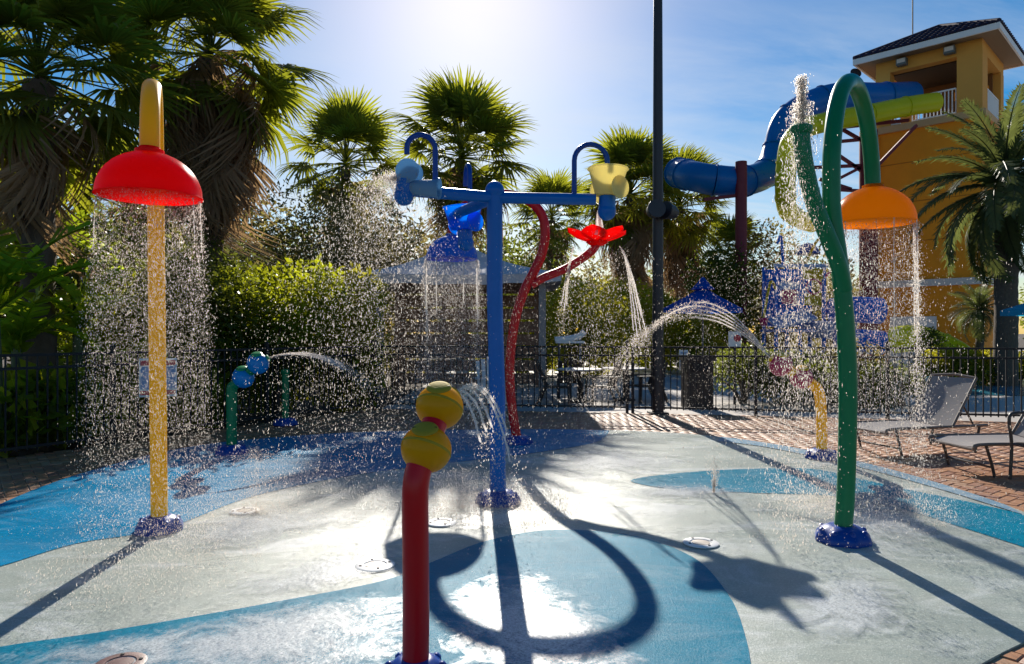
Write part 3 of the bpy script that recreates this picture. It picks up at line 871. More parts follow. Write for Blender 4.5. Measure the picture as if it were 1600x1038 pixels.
# ------------------------------------------------------------------ fences
def fence(p0, p1, label, h=1.25, sp=.112, panel=2.3):
    a, b = Vector((*p0, -.03)), Vector((*p1, -.03)); d_ = (b - a); L = d_.length; u_ = d_ / L; rz = math.atan2(u_.y, u_.x)
    t = thing('picket_fence', label, 'fence', a, 'black picket fences round the pad')
    npan = max(1, round(L / panel)); st_ = L / npan
    me = MB().box((0, 0, h / 2 + .03), (.055, .055, h + .10)).lathe([(.038, h + .08), (.038, h + .1), (.0001, h + .13)], (0, 0, 0), 8).mesh('post', bl_metal)
    for i in range(npan + 1):
        o = bpy.data.objects.new('post', me); link(o); o.parent = t; o.location = u_ * st_ * i; o.rotation_euler.z = rz
    for z in (.13, h - .16, h):
        m2 = MB().box((st_ / 2, 0, z), (st_ - .05, .03, .034)).mesh('rail', bl_metal)
        for i in range(npan):
            o = bpy.data.objects.new('rail', m2); link(o); o.parent = t; o.location = u_ * st_ * i; o.rotation_euler.z = rz
    m3 = MB().box((0, 0, h / 2 + .04), (.018, .018, h - .1)).mesh('picket', bl_metal)
    k = int(st_ / sp)
    for i in range(npan):
        for j in range(1, k):
            o = bpy.data.objects.new('picket', m3); link(o); o.parent = t; o.location = u_ * (st_ * i + st_ * j / k); o.rotation_euler.z = rz
    return t
fence((-8.0, 5.1), (-2.75, 13.85), 'black picket fence in front of the dense planting')
fence((-2.68, 13.83), (2.15, 13.15), 'black picket fence in front of the grey canopy')
fence((2.25, 13.12), (10.8, 11.35), 'black picket fence behind the sun loungers')
# rules board on the fence behind the yellow pole
sg = P(247, 590, 9.6)
t = thing('rules_board', 'white and red rules board on the fence behind the yellow pole', 'sign', sg)
put('panel', MB().box(sg, (.46, .02, .52), rad(27)), white_paint, t)
Msg = Matrix.Rotation(rad(27), 3, 'Z')
sign_blue = mat_simple('sign_blue', (.22, .33, .52), .5, .1); sign_red = mat_simple('sign_red', (.5, .03, .05), .5, .1)
put('header', MB().box(sg + Msg @ Vector((0, -.0135, .20)), (.43, .006, .07), rad(27)), sign_red, t)
put('text_field', MB().box(sg + Msg @ Vector((0, -.0135, .0)), (.42, .006, .31), rad(27)), sign_blue, t)
put('footer', MB().box(sg + Msg @ Vector((0, -.0135, -.205)), (.43, .006, .06), rad(27)), sign_red, t)

# ------------------------------------------------------------------ lamp post with floodlights
lp = Vector((P(1028, 0, 13.0).x, 13.0, -.03))
t = thing('lamp_post', 'tall dark steel pole beyond the fence with two floodlights', 'lamp post', lp)
put('pole', MB().tube([lp, lp + Vector((0, 0, 4)), lp + Vector((0, 0, 9.5))], [.105, .095, .075], 18), lamp_metal, t, True)
put('base_plate', MB().box(lp + Vector((0, 0, .03)), (.34, .34, .05)), lamp_metal, t)
for (px, py, rz) in ((1022, 329, .15), (1047, 331, -.9)):
    c = P(px, py, 12.75 if rz > 0 else 12.9)
    M = Matrix.Rotation(rz, 3, 'Z') @ Matrix.Rotation(rad(84), 3, 'X')
    f_ = put('floodlight', MB().lathe([(.0001, -.16), (.09, -.15), (.13, -.06), (.15, .10), (.165, .12), (.165, .15), (.14, .15)], c, 22, M), lamp_metal, t, True)
    put('lens', MB().lathe([(.0001, .13), (.14, .13), (.14, .138), (.0001, .140)], c, 22, M), mat_simple('floodlight_glass', (.06, .05, .06), .15, .1) if 'floodlight_glass' not in MATS else MATS['floodlight_glass'], f_, True)
    put('bracket', MB().bar(c, Vector((lp.x, lp.y, c.z)), .05), lamp_metal, f_)

# ------------------------------------------------------------------ palms and planting
def fan_leaf_mesh(name, mat, pet, R_, nseg, droop, seed, spread=125, wide=1.0):
    q = random.Random(seed); m_ = MB()
    m_.tube([(0, 0, 0), (pet * .5, 0, .02), (pet, 0, -.03)], [.022, .014, .010], 4)
    for i in range(nseg):
        a = rad(-spread + 2 * spread * i / (nseg - 1)) + q.uniform(-.03, .03)
        L = R_ * (.72 + .28 * math.cos(a * .6)) * q.uniform(.86, 1.05)
        hub = Vector((pet, 0, -.03)); w = R_ * .052 * wide
        e = Vector((math.cos(a), math.sin(a), 0)); s_ = Vector((-math.sin(a), math.cos(a), 0)); vs = []
        dr = droop * q.uniform(.6, 1.5)
        for t, ww in ((.06, .35), (.45, 1.0), (.78, .62), (1.0, .05)):
            c = hub + e * (L * t * (1 - .12 * dr * t)) + Vector((0, 0, .10 * L * t - dr * L * (t ** 2.6) * .75))
            fold = .35 * w * ww
            vs += [c - s_ * w * ww + Vector((0, 0, fold)), c, c + s_ * w * ww + Vector((0, 0, fold))]
        fs = []
        for k in range(3):
            b = k * 3
            fs += [(b, b + 1, b + 4, b + 3), (b + 1, b + 2, b + 5, b + 4)]
        m_.add(vs, fs)
    return m_.mesh(name, mat)
def feather_mesh(name, mat, L, nleaf, droop, leaflet, seed, stiff=.5):
    q = random.Random(seed); m_ = MB(); rp = []
    for i in range(13):
        t = i / 12; a = -droop * t * 1.15 + .25
        rp.append(rp[-1] + Vector((math.cos(a), 0, math.sin(a))) * (L / 12) if rp else Vector((0, 0, 0)))
    m_.tube(rp, [.011 * (1 - .85 * i / 12) for i in range(13)], 4)
    for i in range(nleaf):
        t = .10 + .90 * i / (nleaf - 1); k = min(11, int(t * 12)); c = rp[k].lerp(rp[k + 1], t * 12 - k); tan = (rp[k + 1] - rp[k]).normalized()
        ll = leaflet * (math.sin(math.pi * min(1, .16 + t * .80)) ** .6) * q.uniform(.8, 1.1)
        for sgn in (-1, 1):
            d_ = (tan * (.55 + .5 * t) + Vector((0, sgn, .10)) * .85).normalized()
            tip = c + d_ * ll + Vector((q.uniform(-.03, .03), 0, -stiff * ll * q.uniform(.2, .8)))
            mid = c + d_ * ll * .55 + Vector((0, 0, -.06 * ll)); w = .0095
            s_ = tan * w
            m_.add([c - s_ * .5, c + s_ * .5, mid + s_, mid - s_, tip], [(0, 1, 2, 3), (3, 2, 4)])
    return m_.mesh(name, mat)
FAN = {}
def fans(key, *a):
    if key not in FAN:
        FAN[key] = [fan_leaf_mesh('frond', a[0], a[1], a[2], a[3], a[4] * (.55 + .3 * k), 10 + k, a[5], a[6]) for k in range(4)]
    return FAN[key]
def trunk_mesh(name, t, base, top, r0, r1, boots=True):
    pts = [base.lerp(top, i / 8) + Vector((R.uniform(-.02, .02), R.uniform(-.02, .02), 0)) for i in range(9)]
    k = len(pts)
    m_ = MB().tube(spline(pts, 4), [r0 + (r1 - r0) * (i / (4 * (k - 1))) + .012 * (i % 2) for i in range(4 * (k - 1) + 1)], 12)
    return put(name, m_, bark, t, True)
def place(me, name, parent, loc, az, el, roll, s):
    o = bpy.data.objects.new(name, me); link(o); o.parent = parent
    o.matrix_local = Matrix.Translation(loc) @ Matrix.Rotation(az, 4, 'Z') @ Matrix.Rotation(-el, 4, 'Y') @ Matrix.Rotation(roll, 4, 'X') @ Matrix.Scale(s, 4)
    return o
def fan_palm(x, y, zc, rc, label, nlive=46, ndead=16, tr=.17, elmin=-25, lean=0.0, group='fan palms behind the fence', skirt=1.0, squash=1.0):
    t = thing('fan_palm', label, 'palm tree', (x, y, -.06), group)
    top = Vector((x + lean, y, zc))
    trunk_mesh('trunk', t, Vector((x, y, -.06)), top, tr * 1.15, tr)
    pool = fans(('live',), fan_leaf, 1.05, .98, 30, .42, 112, .66)
    dpool = fans(('dead',), dead_leaf, .8, 1.25, 18, 1.1, 38, .42)
    s = rc / 1.72
    base = top - Vector((x, y, -.06))
    for i in range(nlive):
        f_ = (i + .5) / nlive
        if R.random() < .06: continue
        el = rad(elmin + (88 - elmin) * (1 - f_) ** .85) + R.uniform(-.12, .12)
        az = i * 2.399963 + R.uniform(-.25, .25)
        place(pool[R.randrange(4)], 'frond', t, base + Vector((0, 0, .25 * (1 - f_) * rc * .6)), az, el, R.uniform(-.5, .5), s * R.uniform(.8, 1.1))
    for i in range(ndead):
        az = i * 2.399963 + R.uniform(-.4, .4)
        hgt = R.random() ** 1.3
        lo = -62 - 24 * hgt; hi = -22 - 40 * hgt
        place(dpool[R.randrange(4)], 'dead_frond', t, base - Vector((0, 0, (hgt * .9 - .12) * skirt)), az, rad(R.uniform(lo, hi)), R.uniform(-.9, .9), s * R.uniform(.55, 1.0))
    return t
FEA = {}
def feather_palm(x, y, zc, L, label, n=44, tr=.22, group=None, mat=date_leaf, leaflet=.42, key='date', elmin=-40, nl=52):
    if key not in FEA: FEA[key] = [feather_mesh('frond', mat, 1.0, nl, d, leaflet / L * 1.0, 30 + i) for i, d in enumerate((.9, 1.2, 1.5, 1.75))]
    t = thing('feather_palm', label, 'palm tree', (x, y, -.06), group)
    trunk_mesh('trunk', t, Vector((x, y, -.06)), Vector((x, y, zc)), tr * 1.1, tr)
    for i in range(n):
        f_ = (i + .5) / n
        el = rad(elmin + (86 - elmin) * (1 - f_)) + R.uniform(-.1, .1)
        k = min(3, int(f_ * 4 * .999)) if R.random() < .7 else R.randrange(4)
        place(FEA[key][k], 'frond', t, Vector((0, 0, zc + .06)), i * 2.399963 + R.uniform(-.2, .2), el, R.uniform(-.3, .3), L * R.uniform(.85, 1.08))
    return t
def leaf_cloud(blobs, n, size, aspect=.45, shell=.75, droop=.3):
    """leaf-sized diamonds spread through ellipsoid clumps"""
    w = np.array([b[3] * b[4] * b[5] for b in blobs]) ** .67; w = w / w.sum()
    idx = NR.choice(len(blobs), n, p=w); B = np.array(blobs)[idx]
    d_ = NR.normal(size=(n, 3)); d_ /= np.linalg.norm(d_, axis=1)[:, None]
    r_ = shell + (1 - shell) * NR.random(n); r_ = np.where(NR.random(n) < .35, NR.random(n) ** .5, r_ + NR.normal(0, .07, n))
    c = B[:, :3] + d_ * r_[:, None] * B[:, 3:6]
    ax = NR.normal(size=(n, 3)) + d_ * .8; ax[:, 2] -= droop; ax /= np.linalg.norm(ax, axis=1)[:, None]
    nr = NR.normal(size=(n, 3)); sd = np.cross(ax, nr); sd /= np.linalg.norm(sd, axis=1)[:, None]
    s_ = size * (.6 + .8 * NR.random(n))[:, None]
    v_ = np.stack([c, c + ax * s_ * .5 + sd * s_ * aspect * .5, c + ax * s_, c + ax * s_ * .5 - sd * s_ * aspect * .5], 1)
    f_ = np.arange(n * 4).reshape(n, 4)
    return v_.reshape(-1, 3), f_
def shrub(x, y, h, w, label, mat, n=4500, size=.10, nb=9, name='shrub', cat='shrub', group=None, z0=.0, depth=None, trunk_h=.3, aspect=.45):
    t = thing(name, label, cat, (x, y, -.06), group); q = random.Random(int(x * 91 + y * 37)); bl = []
    dp = depth or w * .8
    for i in range(nb):
        a = q.uniform(0, 6.28); rr_ = math.sqrt(q.random()) * .6
        zz = z0 + (h - z0) * q.uniform(.18, .80); s_ = q.uniform(.26, .42)
        bl.append((x + rr_ * w * .5 * math.cos(a) * 1.3, y + rr_ * dp * .5 * math.sin(a) * 1.3, zz, w * s_ * .8, dp * s_ * .8, min((h - z0) * s_ * .7, h - zz + .1)))
    v_, f_ = leaf_cloud(bl, n, size, aspect)
    v_[:, 2] = np.maximum(v_[:, 2], -.05)
    np_obj('foliage', v_, f_, mat, t, kind='stuff')
    m_ = MB()
    for b in bl[:5]:
        m_.tube(spline([(x + q.uniform(-.05, .05), y, -.06), (x + (b[0] - x) * .35, y + (b[1] - y) * .35, b[2] * .5), (b[0], b[1], b[2])], 3), [.05, .045, .04, .035, .03, .02, .012], 6)
    put('stem', m_, bark, t)
    return t
def big_leaf(L, W, arch, seed, tear=True):
    """banana leaf blade with a raised midrib and torn edge"""
    q = random.Random(seed); m_ = MB(); n = 16; rows = []
    for i in range(n + 1):
        t = i / n; a = .9 - arch * t
        x = L * t * (1 - .15 * arch * t); z = L * (.55 * t - .42 * arch * t * t)
        w = W * math.sin(math.pi * min(1, .08 + t * .9)) ** .55 * (1 if t < .96 else .35)
        rows.append((x, z, w))
    m_.tube([(r[0], 0, r[1] - .008) for r in rows], [.018 * (1 - .8 * i / n) for i in range(n + 1)], 4)
    for sgn in (-1, 1):
        for i in range(n):
            if tear and q.random() < .10: continue
            x0, z0, w0 = rows[i]; x1, z1, w1 = rows[i + 1]; gap = q.uniform(.0, .25) * (x1 - x0) if tear else 0
            ed = q.uniform(-.06, .03)
            m_.add([(x0, 0, z0), (x1, 0, z1), (x1 - gap + .06, sgn * w1, z1 + w1 * .25 + ed), (x0 + gap * .2 + .06, sgn * w0, z0 + w0 * .25 + ed)], [(0, 1, 2, 3)])
    return m_.mesh('leaf', banana_leaf)
BL = [big_leaf(1.0, .17, a, 60 + i) for i, a in enumerate((.9, 1.4, 1.9, 2.3))]
def banana(x, y, h, label, n=9, L=1.7, group='banana plants behind the fence', elo=10):
    t = thing('banana_plant', label, 'plant', (x, y, -.06), group)
    put('stem', MB().tube([(x, y, -.06), (x + .02, y, h * .5), (x, y, h)], [.11, .08, .05], 8), mat_simple('banana_stem', (.08, .10, .04), .7, .4) if 'banana_stem' not in MATS else MATS['banana_stem'], t, True)
    for i in range(n):
        place(BL[i % 4], 'leaf', t, Vector((0, 0, h * R.uniform(.8, 1.0))), i * 2.4 + R.uniform(-.4, .4), rad(R.uniform(elo, 55)), R.uniform(-.4, .4), L * R.uniform(.75, 1.1))
    return t

# the tall palms
fan_palm(P(60, 0, 10.4).x, 10.4, P(0, 130, 10.4).z, 1.85, 'huge dark fan palm filling the corner behind the red dome', 62, 20, .2, -62, skirt=1.0)
fan_palm(P(330, 0, 13.4).x, 13.4, P(0, 95, 13.4).z, 1.95, 'tall fan palm with a long brown skirt behind the planting', 64, 120, .2, -55, skirt=2.3)
fan_palm(P(540, 0, 30).x, 30, P(0, 262, 30).z, 2.6, 'small bright fan palm above the green bushes', 50, 20, .2, -62)
fan_palm(P(722, 0, 28).x, 28, P(0, 252, 28).z, 2.75, 'round fan palm rising behind the three bucket tower', 66, 40, .2, -64, skirt=1.2)
fan_palm(P(862, 0, 31).x, 31, P(0, 345, 31).z, 1.9, 'low fan palm seen between the red hoop and yellow bucket', 46, 16, .17, -60)
fan_palm(P(985, 0, 35).x, 35, P(0, 310, 35).z, 2.9, 'shaggy fan palm just left of the dark lamp post' .replace('left of', 'behind'), 64, 60, .2, -60, skirt=3.0)
fan_palm(P(1062, 0, 37).x, 37, P(0, 330, 37).z, 2.8, 'shaggy fan palm between the lamp post and blue slide', 60, 60, .2, -60, skirt=3.0)
fan_palm(P(1150, 0, 33).x, 33, P(0, 400, 33).z, 1.6, 'short fan palm under the blue slide bowl', 34, 8, .17, -40)
fan_palm(P(200, 0, 16).x, 16, P(0, 335, 16).z, 1.6, 'dark fan palm standing low between the two tallest palms', 46, 24, .18, -55, skirt=1.6)
fan_palm(P(-60, 0, 14).x, 14, P(0, 300, 12).z, 1.6, 'low fan palm at the frame edge over the banana leaves', 40, 18, .18, -40)
feather_palm(P(1572, 0, 20).x, 20, P(0, 296, 20).z, 3.1, 'big date palm with arching fronds before the orange tower', 56, .27, 'date palms by the orange tower', elmin=-48, leaflet=.50, nl=62)
feather_palm(P(1531, 0, 23).x, 23, P(0, 487, 23).z, 1.15, 'little dark date palm at the foot of the orange tower', 34, .11, 'date palms by the orange tower', key='pygmy', leaflet=.34, elmin=-35, nl=44)

# planting behind the fence on the shady side
for (px, d, h, w, lab, mt, n, sz) in (
    (430, 12.9, 2.75, 2.2, 'bright green rounded bush behind the blue ball cannon', bush_leaf, 8000, .13),
    (520, 14.2, 2.9, 2.2, 'yellowish bush beside the grey canopy', bush_yel, 6500, .13),
    (345, 12.4, 2.85, 2.0, 'mid green bush behind the short green post', bush_leaf, 5500, .12),
    (262, 12.4, 3.75, 2.6, 'dense green bush behind the yellow pole', bush_dark, 8500, .12),
    (180, 11.6, 2.5, 2.0, 'dark glossy bush under the red dome', bush_leaf, 5500, .13),
    (560, 21, 5.2, 3.6, 'olive bush touching the canopy corner', olive_leaf, 6500, .13),
    (480, 24, 6.8, 4.4, 'tall dull bush below the small bright fan palm', olive_leaf, 7000, .15),
    (400, 24.5, 5.3, 4.2, 'tall dark bush below the skirted palm', bush_dark, 6000, .16),
    (290, 23, 5.6, 4.6, 'tall dark bush deep behind the yellow pole', bush_dark, 6500, .17),
    (150, 21, 4.8, 4.2, 'tall dark bush deep behind the red dome', bush_dark, 6500, .17),
    (615, 21, 5.9, 4.0, 'dull tree-like bush behind the canopy ridge', olive_leaf, 6000, .17),
    (790, 26, 5.6, 4.4, 'dark bush behind the red hoop', bush_dark, 5000, .2),
    (900, 24, 3.4, 3.4, 'yellow green bush behind the flower streams', bush_yel, 5500, .18),
    (960, 27, 3.6, 3.6, 'yellow green bush beside the lamp post foot', bush_yel, 5000, .18),
    (1010, 30, 3.4, 3.6, 'mid green bush behind the lamp post', bush_leaf, 5000, .2),
    (1130, 29, 5.3, 3.6, 'dark bush behind the blue parasol', bush_dark, 5500, .2),
    (1225, 30, 6.4, 4.6, 'dull feathery tree behind the play frame', olive_leaf, 9000, .18),
    (1320, 36, 4.2, 3.6, 'pale bush behind the green pipe', olive_leaf, 5000, .2),
    (815, 21.5, 3.0, 2.6, 'sunlit yellow green bush behind the plank screen', bush_yel, 4500, .14),
    (1160, 15.0, 1.25, 2.0, 'low dark bush behind the right hand run of pickets'.replace('right hand run of pickets', 'notice with a red mark'), bush_dark, 4000, .09),
    (1240, 14.6, 1.2, 1.9, 'low dark bush behind the yellow cannon', bush_dark, 4000, .09),
    (1300, 15.2, 1.3, 2.0, 'low dull bush behind the green pipe', olive_leaf, 4000, .09),
    (1410, 14.6, 1.0, 1.4, 'low dark bush between the fence and lime slide', bush_dark, 3000, .08),
    (1075, 26, 2.8, 3.0, 'sunlit bush below the blue parasol', bush_yel, 4500, .16)):
    shrub(P(px, 0, d).x, d, h, w, lab, mt, n, sz, 11)
# far trees that close the view
for i, (px, d, h, w) in enumerate(((-60, 26, 7.5, 7), (120, 30, 8, 8), (300, 32, 8, 8), (450, 34, 6.6, 7), (640, 42, 8.6, 9), (800, 46, 8.2, 9), (930, 50, 6.6, 9), (1090, 52, 6.8, 9), (1230, 52, 6.5, 9), (1700, 50, 6, 8))):
    shrub(P(px, 0, d).x, d, h, w, ['far leafy tree behind the corner palm', 'far leafy tree deep behind the red dome', 'far leafy tree behind the yellow pole', 'far leafy tree behind the bright bush', 'far leafy tree behind the canopy', 'far leafy tree behind the red hoop', 'far leafy tree behind the red flower', 'far leafy tree behind the blue parasol', 'far leafy tree behind the play frame', 'far leafy tree beside the orange tower'][i], bush_dark if i % 2 else olive_leaf, 7000, .34, 14, 'leafy_tree', 'tree', 'far trees beyond the pool', .0)
# low hedge by the terrace
shrub(P(1510, 0, 20.5).x, 20.5, 1.05, 2.6, 'clipped yellow green hedge behind the lounger fence', bush_yel, 7000, .10, 16, 'hedge', 'hedge', None, 0, 1.2)
shrub(P(1590, 0, 21).x, 21, 1.1, 2.2, 'sunlit hedge below the big date palm', bush_yel, 5000, .10, 12, 'hedge', 'hedge', None, 0, 1.2)
shrub(P(1345, 0, 14.2).x, 14.2, .95, 1.5, 'low dark shrub behind the empty lounger', bush_dark, 3500, .07, 8)
shrub(P(1455, 0, 22).x, 22, 1.75, 1.3, 'round dark shrub before the lime slide mouth', bush_dark, 2500, .09, 6)
banana(P(25, 0, 9.4).x, 9.4, 1.5, 'banana plant with torn leaves behind the fence corner', 10, 1.5)
banana(P(-30, 0, 8.4).x, 8.6, 2.1, 'banana plant with broad leaves at the frame edge', 9, 1.7)
banana(P(120, 0, 10.6).x, 10.6, 1.9, 'banana plant under the corner palm', 9, 1.6)
banana(P(60, 0, 11.2).x, 11.2, 3.0, 'tall banana plant reaching up beside the corner palm', 9, 1.8)
banana(P(205, 0, 11.0).x, 11.0, 1.0, 'small banana plant beside the rules board', 8, 1.0)
for i, (px, d) in enumerate(((15, 8.9), (70, 9.3), (130, 9.9), (300, 11.6))):
    shrub(P(px, 0, d).x, d, .9, 1.1, ['broad leafed undergrowth below the first banana plant', 'broad leafed undergrowth beside the fence post', 'broad leafed undergrowth below the corner palm', 'broad leafed undergrowth by the yellow pole'][i], bush_leaf, 500, .26, 7, 'shrub', 'shrub', 'undergrowth along the fence', 0, None, .3, .55)

# ------------------------------------------------------------------ canopy with timber screen
cx0, cyc = -1.18, 18.0
t = thing('shade_canopy', 'grey hip roofed canopy on posts behind the fence', 'canopy', (cx0, cyc, -.03))
ex, ey, ze, zp = 2.30, 2.0, 2.86, 3.86
cor = [Vector((cx0 - ex, cyc - ey, ze)), Vector((cx0 + ex, cyc - ey, ze)), Vector((cx0 + ex, cyc + ey, ze)), Vector((cx0 - ex, cyc + ey, ze))]
pk = Vector((cx0 - .25, cyc, zp))
for i in range(4):
    a, b = cor[i], cor[(i + 1) % 4]; m_ = MB(); n = 8; vs = []
    for k in range(n + 1):
        for j in range(n + 1):
            s_, t_ = k / n, j / n
            e_ = a.lerp(b, t_); q = e_.lerp(pk, s_); q.z -= .16 * math.sin(math.pi * s_) ** 1.0 + .06 * math.sin(math.pi * t_) * (1 - s_)
            vs.append(q)
    fs = [(k * (n + 1) + j, k * (n + 1) + j + 1, (k + 1) * (n + 1) + j + 1, (k + 1) * (n + 1) + j) for k in range(n) for j in range(n)]
    m_.add(vs, fs); m_.add([v - Vector((0, 0, .012)) for v in vs], [tuple(reversed(f)) for f in fs])
    put('roof_panel', m_, cabana_fab, t, True)
    m_ = MB(); vs = []
    for j in range(n + 1):
        e_ = a.lerp(b, j / n); e_.z -= .06 * math.sin(math.pi * j / n); out_ = (e_ - Vector((cx0, cyc, e_.z))).normalized() * .004
        vs += [e_ + out_, e_ + out_ - Vector((0, 0, .20 + .03 * (j % 2)))]
    m_.add(vs, [(2 * j, 2 * j + 2, 2 * j + 3, 2 * j + 1) for j in range(n)]); put('valance', m_, cabana_fab, t)
for sx, sy in ((-1, -1), (1, -1), (1, 1), (-1, 1)):
    m_ = MB().box((cx0 + sx * (ex - .42), cyc + sy * (ey - .3), 1.42), (.16, .16, 2.9)); put('post', m_, post_grey, t)
wood_t = mat_simple('brown_timber', (.20, .10, .06), .75, .45, 7, .35)
t = thing('timber_screen', 'brown horizontal plank screen under the grey canopy', 'screen', (cx0 - .1, 19.4, -.03))
for k in range(8):
    z = .22 + k * .355
    m_ = MB().box((cx0 - .05 + R.uniform(-.02, .02), 19.4, z), (3.9, .05, .30 + R.uniform(-.02, .01))); put('plank', m_, wood_t, t)
for xx in (-1.95, -.65, .65, 1.95):
    m_ = MB().box((cx0 - .05 + xx, 19.47, 1.45), (.1, .08, 2.95)); put('post', m_, wood_t, t)
# white chair standing before the canopy
def slat_chair(x, y, rz, label, mat, h=1.0, group=None):
    o = thing('slatted_chair', label, 'chair', (x, y, -.03), group)
    def W(a, b, c): return Vector((x, y, -.03)) + Matrix.Rotation(rz, 3, 'Z') @ Vector((a, b, c))
    Mz = Matrix.Rotation(rz, 3, 'Z')
    for i in range(5):
        m_ = MB(); m_.bar(W(-.20 + .1 * i, .22, .36), W(-.22 + .11 * i, .42, h - .04 * abs(i - 2)), .085, .02); put('back_slat', m_, mat, o)
    for i in range(5):
        m_ = MB().box(W(0, -.26 + .105 * i, .36), (.50, .095, .025), rz); put('seat_slat', m_, mat, o)
    for sx in (-1, 1):
        m_ = MB().bar(W(sx * .26, -.28, 0), W(sx * .26, -.26, .56), .06, .04); put('leg', m_, mat, o)
        m_ = MB().bar(W(sx * .26, .40, 0), W(sx * .26, .22, .40), .06, .04); put('leg', m_, mat, o)
        m_ = MB().box(W(sx * .28, -.02, .575), (.11, .66, .025), rz); put('armrest', m_, mat, o)
    return o
slat_chair(P(768, 0, 14.4).x, 14.4, rad(12), 'pale slatted chair behind the blue post', white_paint, 1.0)

# ------------------------------------------------------------------ orange tower
orange_wall = mat_simple('orange_stucco', (.80, .28, .008), .85, .2, 1.2, .25)
tan_wall = mat_simple('tan_stucco', (.66, .32, .06), .85, .10, 1.2, .25)
trim_m = mat_simple('cream_trim', (.62, .58, .54), .7, .1, 3, .1)
tile_m = mat_leaf('dark_roof_tile', (.014, .015, .042), (.03, .022, .05), (.0, .0, .0), 0.0, .7)
TC = Vector((20.05, 33.0, 0)); TH = 3.0          # half diagonal
tw = thing('slide_tower', 'orange stucco slide tower with a dark tiled hip roof', 'tower', (TC.x, TC.y, -.06))
fr_, le_, ri_, ba_ = TC + Vector((0, -TH, 0)), TC + Vector((-TH, 0, 0)), TC + Vector((TH, 0, 0)), TC + Vector((0, TH, 0))
RT = Matrix.Rotation(rad(-45), 3, 'Z'); side = TH * math.sqrt(2)
def tb(cx, cy, z0, z1, sx, sy): # box in tower axes: x along the left face (towards the front corner), y outward-back
    c = TC + RT @ Vector((cx, cy, 0)); return MB().box((c.x, c.y, (z0 + z1) / 2), (sx, sy, z1 - z0), rad(-45))
put('lower_wall', tb(0, 0, -.06, 3.55, side, side), orange_wall, tw)
put('belt_course', tb(0, 0, 3.55, 3.85, side + .24, side + .24), trim_m, tw)
put('middle_wall', tb(0, 0, 3.85, 10.7, side - .02, side - .02), orange_wall, tw)
put('platform_ledge', tb(0, 0, 10.7, 11.0, side + .30, side + .30), mat_simple('ledge_stucco', (.58, .36, .17), .85, .1), tw)
h_ = side / 2
for sx, sy, wx, wy in ((-1, -1, .62, .62), (1, -1, .95, .95), (1, 1, .62, .62), (-1, 1, .62, .62)):
    put('corner_pier', tb(sx * (h_ - wx / 2), sy * (h_ - wy / 2), 11.0, 13.5, wx, wy), tan_wall, tw)
put('lintel_band', tb(0, 0, 13.5, 14.05, side - .02, side - .02), tan_wall, tw)
put('inner_wall', tb(.4, h_ - .75, 11.0, 13.5, side - 1.4, .1), mat_simple('painted_shade_stucco', (.18, .075, .02), .85, .1), tw)  # shade of the tower opening put into a darker wall colour
put('bounce_cut_ceiling', tb(0, 0, 13.455, 13.494, side - 1.0, side - 1.0), mat_simple('bounce_cut_brown', (.07, .04, .02), .8, .2), tw)  # added dark panel that keeps orange bounce light off the ceiling
put('bounce_cut_floor', tb(0, 0, 11.004, 11.03, side - .2, side - .2), mat_simple('bounce_cut_grey', (.10, .09, .09), .7, .2), tw)  # added dark sheet that damps sunlight bouncing up from the platform
put('door_panel', tb(1.0, h_ - .84, 12.55, 12.95, 1.4, .06), mat_simple('bright_orange_panel', (.8, .3, .03), .6, .1), tw)
# roof: soffit, fascia, tiles
ov = .72; he = h_ + ov
put('soffit', tb(0, 0, 14.05, 14.12, 2 * he - .06, 2 * he - .06), mat_simple('soffit_board', (.24, .16, .09), .8, .1), tw)
for cx, cy, sx, sy in ((0, -he, 2 * he + .08, .08), (0, he, 2 * he + .08, .08), (-he, 0, .08, 2 * he - .08), (he, 0, .08, 2 * he - .08)):
    put('fascia', tb(cx, cy, 14.0, 14.26, sx, sy), white_paint, tw)
rz0, rz1 = 14.26, 15.75
ap = TC + Vector((0, 0, rz1))
rc_ = [TC + RT @ Vector((sx * he, sy * he, 0)) + Vector((0, 0, rz0)) for sx, sy in ((-1, -1), (1, -1), (1, 1), (-1, 1))]
m_ = MB().add(rc_ + [ap], [(0, 1, 4), (1, 2, 4), (2, 3, 4), (3, 0, 4), (3, 2, 1, 0)]); roof = put('roof', m_, tile_m, tw)
tl = MB()
n = 6
vs = []
for e_ in (0, .40):
    for j in range(n + 1):
        a = math.pi * j / n; rr_ = .14 - .02 * (e_ > 0); vs.append((-rr_ * math.cos(a), e_, rr_ * .7 * math.sin(a) + .02 + (.03 if e_ == 0 else 0)))
tl.add(vs, [(j, j + 1, n + 2 + j, n + 1 + j) for j in range(n)] + [tuple(range(n + 1))])
tile_me = tl.mesh('roof_tile', tile_m, True)
for s_i in (0, 1):
    a, b = rc_[s_i], rc_[s_i + 1]; mid = (a + b) / 2; up_ = (ap - mid); SL = up_.length; up_n = up_ / SL; al = (b - a).normalized(); nor = al.cross(up_n); W_ = (b - a).length
    M = Matrix((al, up_n, nor)).transposed().to_4x4()
    rows = int(SL / .36)
    for r_ in range(rows):
        y0 = r_ * .36 - .05; wid = W_ * (1 - max(0, y0) / SL) / 2 - .12; k = int(wid / .29)
        for c_ in range(-k, k + 1):
            if R.random() < .0: continue
            o = bpy.data.objects.new('roof_tile', tile_me); link(o); o.parent = roof
            o.matrix_local = Matrix.Translation(mid + al * (c_ * .29) + up_n * y0 - Vector(tw.location)) @ M
for i in range(4):
    m_ = MB().tube([rc_[i] + Vector((0, 0, .05)), ap + Vector((0, 0, .06))], .12, 8); put('ridge_cap', m_, tile_m, roof, True)
an = TC + RT @ Vector((-1.2, .2, 0))
put('lightning_rod', MB().tube([(an.x, an.y, 14.9), (an.x, an.y, 18.5)], .03, 6), lamp_metal, tw)
